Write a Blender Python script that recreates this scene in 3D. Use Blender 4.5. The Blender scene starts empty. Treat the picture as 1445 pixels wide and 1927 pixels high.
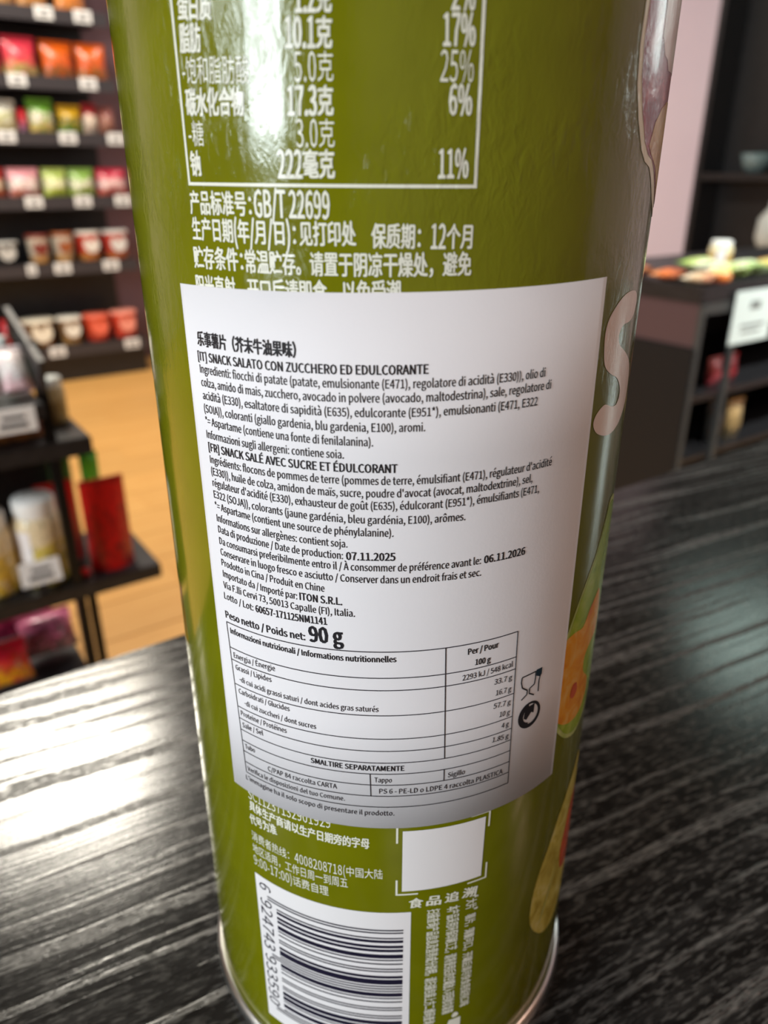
import bpy, bmesh, math, random
from mathutils import Vector, Matrix

# ---------------------------------------------------------------- camera, world, light, exposure
scene = bpy.context.scene
COL = scene.collection
PI = math.pi

def srgb(r, g, b, a=1.0):
    f = lambda c: (c/255/12.92) if c/255 <= 0.04045 else ((c/255+0.055)/1.055)**2.4
    return (f(r), f(g), f(b), a)

TH = math.radians(35.59)                      # direction of the room and of the counter's edge
E1 = Vector((math.cos(TH), math.sin(TH), 0)); E2 = Vector((-math.sin(TH), math.cos(TH), 0))
FLOOR_Z, CEIL_Z = -0.80, 2.0                  # the counter top is z = 0
def A(a, b, z=0.0):
    """a point of the room: a along the counter's edge, b away from the viewer, z up"""
    return E1*a + E2*b + Vector((0, 0, z))

cam_data = bpy.data.cameras.new('camera'); cam = bpy.data.objects.new('camera', cam_data)
COL.objects.link(cam); scene.camera = cam
fw = Vector((-0.00784845, 0.91221671, -0.40963287)); rt = Vector((0.99995526, 0.0093226, 0.00160177))
up = rt.cross(fw).normalized()
M = Matrix((( rt.x, up.x, -fw.x, 0.0), (rt.y, up.y, -fw.y, -0.10884945), (rt.z, up.z, -fw.z, 0.13853765), (0, 0, 0, 1)))
cam.matrix_world = M
cam_data.sensor_fit = 'VERTICAL'; cam_data.sensor_height = 36.0
cam_data.lens = 36.0*1431.157/1927.0
cam_data.clip_start = 0.004; cam_data.clip_end = 60
cam_data.dof.use_dof = True; cam_data.dof.focus_distance = 0.091
cam_data.dof.aperture_fstop = 23.0

w = bpy.data.worlds.new('world'); scene.world = w; w.use_nodes = True
w.node_tree.nodes['Background'].inputs[0].default_value = srgb(170, 185, 190)
w.node_tree.nodes['Background'].inputs[1].default_value = 0.6

scene.view_settings.view_transform = 'Standard'; scene.view_settings.look = 'None'
scene.view_settings.gamma = 1.0; scene.view_settings.use_curve_mapping = False
scene.view_settings.exposure = 0.0
scene.cycles.use_denoising = True

def area(name, loc, target, sx, sy, power, color, spread=180):
    l = bpy.data.lights.new(name, 'AREA'); l.shape = 'RECTANGLE'; l.size = sx; l.size_y = sy
    l.energy = power; l.color = color[:3]; l.spread = math.radians(spread)
    o = bpy.data.objects.new(name, l); COL.objects.link(o); o.location = loc
    d = Vector(target)-Vector(loc); o.rotation_euler = d.to_track_quat('-Z', 'Y').to_euler()
    return o
# daylight through the two windows, beside the left wall and the right wall
area('window_light', A(-3.46, -0.36, 1.02), A(0, -0.36, 1.02), 0.90, 1.5, 136, (0.86, 0.96, 1.0))
area('window_light', A(3.56, -0.10, 1.15), A(0, -0.10, 1.15), 0.46, 1.3, 12, (0.86, 1.0, 0.95))
def lamp_light(a, b, size, power, color, spread=170):
    area('lamp_light', A(a, b, CEIL_Z-0.045), A(a, b, 0), size, size, power, color, spread)
area('sign_fill_light', A(1.75, -0.30, 1.90), A(1.80, 0.95, -0.20), 0.10, 0.10, 7, (0.92, 1.0, 0.97), 50)  # lamp added to brighten the hanging card; no fixture is built for it
CEILING_LAMPS = [            # a, b, size, power, colour
    (0.24, 2.50, 0.60, 66, (1.0, 0.93, 0.80)),
    (-1.2, 2.9, 0.35, 14, (1.0, 0.88, 0.70)),
    (0.6, 3.3, 0.35, 12, (1.0, 0.88, 0.70)),
    (3.25, 1.38, 0.70, 6, (0.76, 1.0, 0.90)),
    (2.0, 3.3, 0.35, 14, (1.0, 0.92, 0.85)),
    (-2.2, 0.6, 0.40, 12, (1.0, 0.97, 0.90)),
    (-1.0, -1.7, 0.40, 4, (1.0, 0.86, 0.76)),
    (1.6, -1.6, 0.40, 13, (1.0, 0.62, 0.48)),
]
for la in CEILING_LAMPS: lamp_light(*la)

# ---------------------------------------------------------------- helpers
def link(name, me, mat=None, parent=None, loc=None, rz=None):
    o = bpy.data.objects.new(name, me); COL.objects.link(o)
    if mat is not None:
        me.materials.clear()
        for m in (mat if isinstance(mat, (list, tuple)) else [mat]): me.materials.append(m)
    if parent is not None: o.parent = parent
    if loc is not None: o.location = loc
    if rz is not None: o.rotation_euler = (0, 0, rz)
    return o

class MB:
    """collects shapes, then links them as one mesh object"""
    def __init__(s): s.bm = bmesh.new()
    def box(s, x0, x1, y0, y1, z0, z1, bev=0.0, mi=0):
        r = bmesh.ops.create_cube(s.bm, size=1.0); vs = r['verts']
        for v in vs: v.co = Vector(((x0+x1)/2+v.co.x*(x1-x0), (y0+y1)/2+v.co.y*(y1-y0), (z0+z1)/2+v.co.z*(z1-z0)))
        if bev > 0:
            es = list({e for v in vs for e in v.link_edges})
            bmesh.ops.bevel(s.bm, geom=es, offset=bev, segments=2, affect='EDGES')
        return s
    def lathe(s, prof, n=32, cx=0, cy=0, squash=1.0):
        rings = []
        for r, z in prof:
            if r <= 1e-7: rings.append([s.bm.verts.new((cx, cy, z))])
            else: rings.append([s.bm.verts.new((cx+r*math.cos(2*PI*i/n), cy+r*squash*math.sin(2*PI*i/n), z)) for i in range(n)])
        for k in range(len(rings)-1):
            a, b = rings[k], rings[k+1]
            for i in range(n):
                j = (i+1) % n
                if len(a) == 1 and len(b) == 1: continue
                if len(a) == 1: s.bm.faces.new((a[0], b[j], b[i]))
                elif len(b) == 1: s.bm.faces.new((a[i], a[j], b[0]))
                else: s.bm.faces.new((a[i], a[j], b[j], b[i]))
        return s
    def grid(s, f, nu, nv):
        g = [[s.bm.verts.new(f(i/nu, j/nv)) for j in range(nv+1)] for i in range(nu+1)]
        for i in range(nu):
            for j in range(nv): s.bm.faces.new((g[i][j], g[i+1][j], g[i+1][j+1], g[i][j+1]))
        return s
    def build(s, name, mat, parent=None, loc=None, rz=None, smooth=False):
        bmesh.ops.recalc_face_normals(s.bm, faces=s.bm.faces)
        me = bpy.data.meshes.new(name); s.bm.to_mesh(me); s.bm.free()
        if smooth:
            for p in me.polygons: p.use_smooth = True
        return link(name, me, mat, parent, loc, rz)

def tag(o, label=None, cat=None, group=None, kind=None):
    if label: o['label'] = label
    if cat: o['category'] = cat
    if group: o['group'] = group
    if kind: o['kind'] = kind
    return o
def thing(name, label, cat, a, b, z, group=None, turn=0.0):
    o = bpy.data.objects.new(name, None); COL.objects.link(o); o.empty_display_size = 0.02
    o.location = A(a, b, z); o.rotation_euler = (0, 0, TH+turn)
    return tag(o, label, cat, group)

# ---------------------------------------------------------------- materials
def mat(name, color=(0.5, 0.5, 0.5, 1), rough=0.5, metal=0.0, coat=0.0, spec=0.5, trans=0.0, emit=None, emit_s=0):
    m = bpy.data.materials.new(name); m.use_nodes = True
    p = m.node_tree.nodes['Principled BSDF']
    p.inputs['Base Color'].default_value = color; p.inputs['Roughness'].default_value = rough
    p.inputs['Metallic'].default_value = metal; p.inputs['Coat Weight'].default_value = coat
    p.inputs['Coat Roughness'].default_value = 0.06
    p.inputs['Specular IOR Level'].default_value = spec; p.inputs['Transmission Weight'].default_value = trans
    if emit: p.inputs['Emission Color'].default_value = emit; p.inputs['Emission Strength'].default_value = emit_s
    return m
def N(m, t, **k):
    n = m.node_tree.nodes.new(t)
    for a, b in k.items(): setattr(n, a, b)
    return n
def L(m, a, b): m.node_tree.links.new(a, b)
def P(m): return m.node_tree.nodes['Principled BSDF']
def noise(m, scale, detail=3, vec=None, rough=0.5, dist=0.0):
    n = N(m, 'ShaderNodeTexNoise'); n.inputs['Scale'].default_value = scale; n.inputs['Detail'].default_value = detail
    n.inputs['Roughness'].default_value = rough; n.inputs['Distortion'].default_value = dist
    if vec is not None: L(m, vec, n.inputs['Vector'])
    return n
def coords(m, scale=(1, 1, 1), rot=(0, 0, 0), kind='Object'):
    t = N(m, 'ShaderNodeTexCoord'); mp = N(m, 'ShaderNodeMapping')
    mp.inputs['Scale'].default_value = scale; mp.inputs['Rotation'].default_value = rot
    L(m, t.outputs[kind], mp.inputs['Vector']); return mp.outputs['Vector']
def ramp(m, fac, stops, interp='LINEAR'):
    r = N(m, 'ShaderNodeValToRGB'); r.color_ramp.interpolation = interp
    e = r.color_ramp.elements
    while len(e) < len(stops): e.new(0.5)
    for k, (p, c) in enumerate(stops): e[k].position = p; e[k].color = c
    L(m, fac, r.inputs['Fac']); return r.outputs['Color']
def bump(m, height, strength, dist, prev=None):
    b = N(m, 'ShaderNodeBump'); b.inputs['Strength'].default_value = strength; b.inputs['Distance'].default_value = dist
    L(m, height, b.inputs['Height'])
    if prev is not None: L(m, prev, b.inputs['Normal'])
    return b.outputs['Normal']
def g(v): return (v, v, v, 1)

def film_bump(m, k=1.0):
    """the thin plastic film of the can: crumpled finely, with a few soft dents"""
    v = coords(m)
    n1 = noise(m, 55, 2, v); n2 = noise(m, 900, 5, coords(m, (1, 1, 0.45)), 0.6, 0.6); n3 = noise(m, 4200, 2, v)
    sel = noise(m, 70, 2, v); s = ramp(m, sel.outputs[0], [(0.44, g(0.25)), (0.60, g(1))])
    sz = N(m, 'ShaderNodeSeparateXYZ'); L(m, v, sz.inputs[0])
    hz = N(m, 'ShaderNodeMapRange'); L(m, sz.outputs[2], hz.inputs[0]); hz.inputs[1].default_value = 0.105; hz.inputs[2].default_value = 0.140
    hz.inputs[3].default_value = 0.10; hz.inputs[4].default_value = 1.0
    ms = N(m, 'ShaderNodeMath', operation='MULTIPLY'); L(m, s, ms.inputs[0]); L(m, hz.outputs[0], ms.inputs[1])
    mul = N(m, 'ShaderNodeMath', operation='MULTIPLY'); L(m, n2.outputs[0], mul.inputs[0]); L(m, ms.outputs[0], mul.inputs[1])
    b1 = bump(m, n1.outputs[0], 0.16*k, 0.0009)
    b2 = bump(m, mul.outputs[0], 1.0*k, 0.00020, b1)
    b3 = bump(m, n3.outputs[0], 0.20*k, 0.00002, b2)
    L(m, b3, P(m).inputs['Normal'])
def printed(name, color, rough=0.22, coat=0.3, k=1.0, spec=0.5):
    m = mat(name, color, rough, coat=coat, spec=spec); film_bump(m, k); return m
M_can = printed('olive_film', srgb(120, 119, 3), 0.12, 0.35)
n = noise(M_can, 120, 2, coords(M_can)); L(M_can, ramp(M_can, n.outputs[0], [(0.3, srgb(108, 110, 2)), (0.7, srgb(115, 117, 4))]), P(M_can).inputs['Base Color'])
M_white_ink = printed('white_ink', srgb(238, 236, 222), 0.25, 0.2)
M_patch = printed('white_patch', srgb(240, 236, 238), 0.30, 0.15, 0.6)
M_dark_ink = printed('navy_ink', srgb(28, 24, 48), 0.3, 0.15)
M_pale_letter = printed('pale_letter_ink', srgb(244, 222, 212), 0.25, 0.2)
M_tin = mat('tin_rim', srgb(225, 225, 222), 0.28, 1.0)
M_lid = mat('clear_lid', srgb(225, 228, 225), 0.2, trans=0.5)
M_paper = mat('label_paper', srgb(236, 232, 236), 0.62, spec=0.3)
v = coords(M_paper); nz = noise(M_paper, 2600, 4, v); nb = noise(M_paper, 45, 2, v)
L(M_paper, bump(M_paper, nz.outputs[0], 0.25, 0.00004, bump(M_paper, nb.outputs[0], 0.18, 0.001)), P(M_paper).inputs['Normal'])
M_ink = mat('black_ink', srgb(34, 31, 36), 0.55, spec=0.3)
M_ink_thin = mat('thin_ink', srgb(50, 45, 51), 0.55, spec=0.3)
M_blue_ink = mat('blue_black_ink', srgb(28, 52, 66), 0.5, spec=0.3)

def art(name, stops, scale=500, k=1.0, rough=0.25, detail=4, dist=0.6):
    m = mat(name, rough=rough, coat=0.2); nn = noise(m, scale, detail, coords(m), 0.55, dist)
    L(m, ramp(m, nn.outputs[0], stops), P(m).inputs['Base Color']); film_bump(m, k); return m
M_pod = art('leaf_green_print', [(0.3, srgb(130, 160, 20)), (0.55, srgb(160, 185, 40)), (0.75, srgb(195, 205, 90))], 260)
M_podrim = art('pale_green_print', [(0.3, srgb(175, 195, 90)), (0.7, srgb(215, 220, 150))], 300)
M_ring = art('orange_print', [(0.3, srgb(225, 120, 10)), (0.5, srgb(245, 165, 30)), (0.72, srgb(250, 200, 110))], 260)
M_leaf2 = art('yellow_leaf_print', [(0.3, srgb(165, 145, 25)), (0.55, srgb(215, 200, 90)), (0.75, srgb(235, 225, 150))], 260)
M_redart = art('tomato_red_print', [(0.3, srgb(190, 60, 20)), (0.7, srgb(235, 110, 50))], 300)
M_chip = art('maroon_print', [(0.3, srgb(120, 20, 35)), (0.55, srgb(165, 50, 60)), (0.75, srgb(225, 130, 130))], 240)
M_chip2 = art('golden_print', [(0.3, srgb(190, 130, 50)), (0.7, srgb(240, 205, 130))], 300)
M_cream = printed('cream_outline', srgb(246, 236, 205), 0.3, 0.2)

# black wood-grain counter top
def counter_material():
    m = mat('black_woodgrain_laminate', rough=0.24, spec=0.6)
    base = coords(m, rot=(0, 0, math.radians(8.0)))
    # slow wander of the grain
    wn = noise(m, 14, 2, base); 
    sub = N(m, 'ShaderNodeMath', operation='SUBTRACT'); L(m, wn.outputs[0], sub.inputs[0]); sub.inputs[1].default_value = 0.5
    mulw = N(m, 'ShaderNodeMath', operation='MULTIPLY'); L(m, sub.outputs[0], mulw.inputs[0]); mulw.inputs[1].default_value = 0.006
    sx = N(m, 'ShaderNodeSeparateXYZ'); L(m, base, sx.inputs[0])
    add = N(m, 'ShaderNodeMath', operation='ADD'); L(m, sx.outputs[1], add.inputs[0]); L(m, mulw.outputs[0], add.inputs[1])
    cb = N(m, 'ShaderNodeCombineXYZ'); L(m, sx.outputs[0], cb.inputs[0]); L(m, add.outputs[0], cb.inputs[1])
    def stretched(sx_, sy_, detail, rough=0.5):
        mp = N(m, 'ShaderNodeMapping'); mp.inputs['Scale'].default_value = (sx_, sy_, 1)
        L(m, cb.outputs[0], mp.inputs['Vector']); nn = noise(m, 1.0, detail, mp.outputs[0], rough); return nn.outputs[0]
    vein = stretched(7, 300, 1)                       # wide veins, about 5 mm apart
    fine = stretched(240, 2600, 2, 0.6)                # the hatched hairlines inside them
    pores = stretched(500, 2600, 3, 0.6)
    vm = ramp(m, vein, [(0.545, g(0)), (0.585, g(1))])
    fm = ramp(m, fine, [(0.40, g(0)), (0.54, g(1))])
    mul = N(m, 'ShaderNodeMath', operation='MULTIPLY'); L(m, vm, mul.inputs[0]); L(m, fm, mul.inputs[1])
    cm = ramp(m, mul.outputs[0], [(0.0, srgb(20, 19, 19)), (1.0, srgb(72, 70, 68))])
    cn = stretched(40, 300, 4, 0.7)
    mix = N(m, 'ShaderNodeMixRGB', blend_type='ADD'); mix.inputs[0].default_value = 1
    L(m, cm, mix.inputs[1]); L(m, ramp(m, cn, [(0.45, g(0)), (0.75, srgb(46, 45, 44))]), mix.inputs[2])
    sp = stretched(260, 1100, 2, 0.6); mix2 = N(m, 'ShaderNodeMixRGB', blend_type='ADD'); mix2.inputs[0].default_value = 1
    L(m, mix.outputs[0], mix2.inputs[1]); L(m, ramp(m, sp, [(0.50, g(0)), (0.68, srgb(72, 70, 68))]), mix2.inputs[2])
    L(m, mix2.outputs[0], P(m).inputs['Base Color'])
    L(m, ramp(m, mul.outputs[0], [(0, g(0.15)), (1, g(0.40))]), P(m).inputs['Roughness'])
    b1 = bump(m, mul.outputs[0], 0.6, 0.00006)
    hair = ramp(m, stretched(10, 1000, 2, 0.6), [(0.50, g(0)), (0.62, g(1))])
    b1 = bump(m, hair, 0.25, 0.00003, b1)
    b2 = bump(m, pores, 0.35, 0.00003, b1)
    mott = noise(m, 1400, 3, coords(m), 0.6)
    b3 = bump(m, mott.outputs[0], 0.30, 0.00004, b2)
    L(m, b3, P(m).inputs['Normal'])
    return m
M_counter = counter_material()

# ---------------------------------------------------------------- the setting
M_pink = mat('pink_wall_paint', srgb(232, 200, 202), 0.75)
nn = noise(M_pink, 1.6, 3, coords(M_pink)); L(M_pink, ramp(M_pink, nn.outputs[0], [(0.3, srgb(218, 202, 215)), (0.7, srgb(226, 212, 224))]), P(M_pink).inputs['Base Color'])
M_ceil = mat('ceiling_paint', srgb(72, 70, 68), 0.9)
M_dim = mat('dim_wall_paint', srgb(168, 146, 124), 0.85)
M_wood = mat('honey_plank', srgb(214, 158, 84), 0.45)
v = coords(M_wood, (3, 40, 3)); nn = noise(M_wood, 2.0, 4, v)
inf = N(M_wood, 'ShaderNodeObjectInfo')
hv = N(M_wood, 'ShaderNodeHueSaturation'); L(M_wood, ramp(M_wood, nn.outputs[0], [(0.3, srgb(200, 146, 78)), (0.7, srgb(212, 162, 94))]), hv.inputs['Color'])
mr = N(M_wood, 'ShaderNodeMapRange'); L(M_wood, inf.outputs['Random'], mr.inputs[0]); mr.inputs[3].default_value = 0.93; mr.inputs[4].default_value = 1.05
L(M_wood, mr.outputs[0], hv.inputs['Value']); L(M_wood, hv.outputs[0], P(M_wood).inputs['Base Color'])
M_joint = mat('floor_joint', srgb(120, 84, 42), 0.8)
M_black = mat('black_laminate', srgb(24, 23, 25), 0.42)
nn = noise(M_black, 60, 3, coords(M_black)); L(M_black, ramp(M_black, nn.outputs[0], [(0.3, srgb(24, 23, 25)), (0.7, srgb(38, 36, 38))]), P(M_black).inputs['Base Color'])
M_black_metal = mat('black_metal', srgb(30, 30, 32), 0.3, 0.6)
M_frame = mat('window_frame_paint', srgb(60, 60, 60), 0.4)
M_glass = mat('window_glass', (1, 1, 1, 1), 0.02, trans=1.0)
M_lamp = mat('lamp_housing', srgb(235, 235, 235), 0.5)

A0, A1, B0, B1 = -3.5, 3.6, -2.6, 4.1
def wall(name, x0, x1, y0, y1, z0, z1, m, hole=None, axis='y'):
    mb = MB()
    if hole:
        h0, h1, q0, q1 = hole
        mb.box(x0, x1, y0, h0, z0, z1).box(x0, x1, h1, y1, z0, z1).box(x0, x1, h0, h1, z0, q0).box(x0, x1, h0, h1, q1, z1)
    else: mb.box(x0, x1, y0, y1, z0, z1)
    return tag(mb.build(name, m, rz=TH), kind='structure')
fl = tag(MB().box(A0, A1, B0, B1, FLOOR_Z-0.06, FLOOR_Z-0.004).build('floor', M_joint, rz=TH), kind='structure')
me_plank = None; row = 0; b = B0
while b < B1-0.01:
    a = A0 + (row*0.43) % 1.2 - 1.2
    while a < A1:
        x0, x1 = max(a, A0), min(a+1.2, A1)
        if x1-x0 > 0.02:
            if x1-x0 > 1.19:
                if me_plank is None:
                    o = MB().box(-0.6, 0.6, 0, 0.158, -0.004, 0, 0.0012).build('plank', M_wood, fl, loc=(a+0.6, b, FLOOR_Z)); me_plank = o.data
                else: o = link('plank', me_plank, None, fl, (a+0.6, b, FLOOR_Z))
            else: MB().box(x0-(x0+x1)/2, x1-(x0+x1)/2-0.002, 0, 0.158, -0.004, 0, 0.0012).build('plank', M_wood, fl, loc=((x0+x1)/2, b, FLOOR_Z))
        a += 1.2
    b += 0.16; row += 1
tag(MB().box(A0, A1, B0, B1, CEIL_Z, CEIL_Z+0.08).build('ceiling', M_ceil, rz=TH), kind='structure')
wall('wall_back', A0-0.1, A1+0.1, B1, B1+0.1, FLOOR_Z, CEIL_Z, M_pink)
wall('wall_front', A0-0.1, A1+0.1, B0-0.1, B0, FLOOR_Z, CEIL_Z, M_dim)
wall('wall_left', A0-0.1, A0, B0, B1, FLOOR_Z, CEIL_Z, M_dim, (-0.85, 0.13, 0.22, 1.80))
wall('wall_right', A1, A1+0.1, B0, B1, FLOOR_Z, CEIL_Z, M_pink, (-0.35, 0.15, 0.45, 1.85))
tag(MB().box(0.9, 1.75, B1-0.02, B1-0.001, FLOOR_Z+0.001, CEIL_Z-0.001).build('shade_strip_1', mat('shaded_wall_plum', srgb(112, 84, 92), 0.6), rz=TH), kind='structure')  # added thin sheet; the back wall's shade is put into its plum colour
def window(name, a, b0, b1, z0, z1):
    t = bpy.data.objects.new(name, None); COL.objects.link(t); t.location = A(a, (b0+b1)/2, z0); t.rotation_euler = (0, 0, TH)
    tag(t, kind='structure'); h = (b1-b0)/2; H = z1-z0
    MB().box(-.03, .03, -h, -h+.04, 0, H).box(-.03, .03, h-.04, h, 0, H).box(-.03, .03, -h, h, 0, .04).box(-.03, .03, -h, h, H-.04, H).build('window_frame', M_frame, t)
    MB().box(-.003, .003, -h+.04, h-.04, .04, H-.04).build('pane', M_glass, t)
window('window_1', A0-0.05, -0.85, 0.13, 0.22, 1.80)
window('window_2', A1+0.05, -0.35, 0.15, 0.45, 1.85)
LN = ['above the shelf aisle', 'over the left end of the back shelves', 'over the back shelves', 'in front of the right wall', 'near the far right corner', 'on the left side', 'behind the viewer on the left', 'behind the viewer on the right']
for (a, b, s, pw, c), ln in zip(CEILING_LAMPS, LN):
    t = thing('ceiling_lamp', 'square white ceiling lamp %s' % ln, 'lamp', a, b, CEIL_Z-0.04, 'ceiling lamps')
    h = s/2
    MB().box(-h-.02, h+.02, -h-.02, -h, 0, .04).box(-h-.02, h+.02, h, h+.02, 0, .04).box(-h-.02, -h, -h, h, 0, .04).box(h, h+.02, -h, h, 0, .04).build('housing', M_lamp, t)

# the counter the can stands on
ct = thing('counter', 'black wood-grained counter on which the green can stands', 'counter', 0, 0, 0)
MB().box(-0.85, 1.05, -0.62, 0.1226, -0.035, 0, 0.0012).build('counter_top', M_counter, ct)
MB().box(-0.80, 1.00, -0.58, 0.05, FLOOR_Z, -0.0352).build('cabinet_body', M_black, ct)

# ---------------------------------------------------------------- the can
R = 0.033
can = thing('snack_can', 'tall olive green snack can with white printed text and a stuck-on white label', 'can', 0, 0, 0, turn=-TH)
can.location = (0, 0, 0)
def bend(u, v, off=0.0):
    """u, v in mm on the unrolled wall of the can"""
    u *= 0.001; v *= 0.001; r = R+off
    return Vector((r*math.sin(u/R), -r*math.cos(u/R), v))
body_prof = [(0.0315, 0.0024), (0.0324, 0.0026), (0.0329, 0.0036), (R, 0.0050)] + [(R, 0.005+0.225*i/30) for i in range(1, 31)]
body = MB().lathe(body_prof, 160).build('can_body', M_can, can, smooth=True)
MB().lathe([(0.0310, 0.0012), (0.0324, 0.0), (0.0334, 0.0001), (0.0339, 0.0007), (0.0341, 0.0016), (0.0340, 0.0026), (0.0336, 0.0033), (0.0331, 0.0036), (0.0326, 0.0032), (0.0322, 0.0024), (0.0310, 0.0022), (0.0310, 0.0012)], 160).build('bottom_rim', M_tin, can, smooth=True)
MB().lathe([(0.0, 0.0015), (0.0312, 0.0015)], 96).build('can_bottom', M_tin, can)
MB().lathe([(0.0328, 0.2295), (0.0336, 0.2300), (0.0337, 0.2315), (0.0332, 0.2325), (0.0322, 0.2320), (0.0320, 0.2290)], 128).build('top_rim', M_tin, can, smooth=True)
MB().lathe([(0.0345, 0.2275), (0.0347, 0.2350), (0.0335, 0.2362), (0.0320, 0.2350), (0.0, 0.2350)], 96).build('lid', M_lid, can, smooth=True)

def flat_to_can(bm, off, step=1.2):
    xs = [v.co.x for v in bm.verts]
    if not xs: return
    x = math.floor(min(xs)/step)*step+step
    while x < max(xs):
        bmesh.ops.bisect_plane(bm, geom=list(bm.verts)+list(bm.edges)+list(bm.faces), plane_co=(x, 0, 0), plane_no=(1, 0, 0), dist=1e-5)
        x += step
    for v in bm.verts: v.co = bend(v.co.x, v.co.y, off)
def finish(bm, name, m, parent):
    me = bpy.data.meshes.new(name); bm.to_mesh(me); bm.free()
    # make the print face outwards and shade like the round wall it lies on
    for p in me.polygons:
        if p.normal.x*p.center.x+p.normal.y*p.center.y < 0: p.flip()
    for p in me.polygons: p.use_smooth = True
    me.normals_split_custom_set_from_vertices([Vector((v.co.x, v.co.y, 0)).normalized() for v in me.vertices])
    return link(name, me, m, parent)
def poly(name, pts, m, parent, off):
    bm = bmesh.new(); vs = [bm.verts.new((x, y, 0)) for x, y in pts]; f = bm.faces.new(vs); f.normal_update()
    bmesh.ops.triangulate(bm, faces=[f]); flat_to_can(bm, off); return finish(bm, name, m, parent)
def smooth_pts(pts, k=3):
    n = len(pts); out = []
    for i in range(n):
        p0, p1, p2, p3 = (Vector(pts[(i+j-1) % n]) for j in range(4))
        for t in range(k):
            s = t/k
            q = 0.5*((2*p1)+(p2-p0)*s+(2*p0-5*p1+4*p2-p3)*s*s+(3*p1-p0-3*p2+p3)*s**3); out.append((q.x, q.y))
    return out
def rect_bm(bm, u0, v0, u1, v1, w_):
    """a straight ruled line of width w_"""
    d = Vector((u1-u0, v1-v0)); d.normalize(); nx, ny = -d.y*w_/2, d.x*w_/2
    bm.faces.new([bm.verts.new((u0+nx, v0+ny, 0)), bm.verts.new((u0-nx, v0-ny, 0)), bm.verts.new((u1-nx, v1-ny, 0)), bm.verts.new((u1+nx, v1+ny, 0))])
def lines(name, segs, w_, m, parent, off):
    bm = bmesh.new()
    for s in segs: rect_bm(bm, *s, w_)
    flat_to_can(bm, off); return finish(bm, name, m, parent)

BOLD = {-1: ((0.045, 0.025),), 0: (), 1: ((0.05, 0.035), (0.10, 0.0)), 2: ((0.06, 0.045), (0.13, 0.0), (0.13, 0.045))}      # in cap heights
CAP = 0.735                                   # cap height of the built-in font's square characters
def is_cjk(ch): return ord(ch) > 0x2E7F
def make_glyphs(chars):
    """every character once: one text block with a character and a capital I on each line, then taken apart"""
    cu = bpy.data.curves.new('t', 'FONT'); cu.resolution_u = 2; cu.space_line = 3.0
    chars = sorted(set(chars) | {'I'}); cu.body = 'II\n'+'\n'.join(c+'I' for c in chars)
    o = bpy.data.objects.new('t', cu); me = bpy.data.meshes.new_from_object(o)
    bpy.data.objects.remove(o); bpy.data.curves.remove(cu)
    co = [(v.co.x, v.co.y) for v in me.vertices]; faces = [tuple(p.vertices) for p in me.polygons]
    bpy.data.meshes.remove(me)
    n = len(chars)
    par = list(range(len(co)))
    def root(k):
        while par[k] != k: par[k] = par[par[k]]; k = par[k]
        return k
    for f in faces:
        r0 = root(f[0])
        for q in f[1:]: par[root(q)] = r0
    isl = {}
    for k in range(len(co)): isl.setdefault(root(k), []).append(k)
    boxes = {r: (min(co[k][0] for k in v), max(co[k][0] for k in v), min(co[k][1] for k in v), max(co[k][1] for k in v)) for r, v in isl.items()}
    # the first line is II: it gives the size of an I and the pitch
    top = sorted(boxes.values(), key=lambda b: -b[3])[:2]; iw = top[0][1]-top[0][0]; ih = top[0][3]-top[0][2]
    adv_i = abs(top[1][0]-top[0][0]); left_i = min(top[0][0], top[1][0])
    is_i = [b for b in boxes.values() if abs(b[1]-b[0]-iw) < 1e-4 and abs(b[3]-b[2]-ih) < 1e-4]
    ys = sorted({round(b[2], 3) for b in is_i}, reverse=True)
    pitch = (ys[0]-ys[-1])/n
    out = {}
    for li, c in enumerate(chars):
        y0 = ys[0]-(li+1)*pitch
        mine = [r for r, b in boxes.items() if abs(b[3]+b[2]-2*y0-ih) < pitch*0.9]
        last = max((r for r in mine if abs(boxes[r][1]-boxes[r][0]-iw) < 1e-4 and abs(boxes[r][2]-y0) < 0.01), key=lambda r: boxes[r][0])
        keep = set().union(*[isl[r] for r in mine if r != last]) if len(mine) > 1 else set()
        idx = {k: q for q, k in enumerate(sorted(keep))}
        out[c] = ([(co[k][0], co[k][1]-y0) for k in sorted(keep)], [tuple(idx[q] for q in f) for f in faces if f[0] in keep], boxes[last][0]-left_i)
    return out
def text_bm(txt, bold):
    """flat outlines, one cap height = 1; the square characters are brought to the same height as the digits"""
    vs, fs, pen = [], [], 0.0
    for ch in txt:
        n0 = len(vs)
        if is_cjk(ch):
            gv, gf, adv = GLYPHS[ch]; adv /= CAP
            vs += [(x/CAP+pen, (y/CAP+0.11)*0.80) for x, y in gv]
        else:
            adv, gv, gf = LATIN[ch]; adv /= 1000
            vs += [(gv[q]/1000+pen, gv[q+1]/1000) for q in range(0, len(gv), 2)]
        fs += [tuple(n0+k for k in f) for f in gf]; pen += adv
    # heavier strokes: the same outlines again, a hair aside
    n = len(vs); allv = list(vs); allf = list(fs)
    for k, (dx, dy) in enumerate(BOLD[bold]):
        allv += [(x+dx, y+dy) for x, y in vs]; allf += [tuple(q+n*(k+1) for q in f) for f in fs]
    me = bpy.data.meshes.new('t'); me.from_pydata([(x, y, 0) for x, y in allv], [], allf)
    bm = bmesh.new(); bm.from_mesh(me); bpy.data.meshes.remove(me)
    return bm
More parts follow.
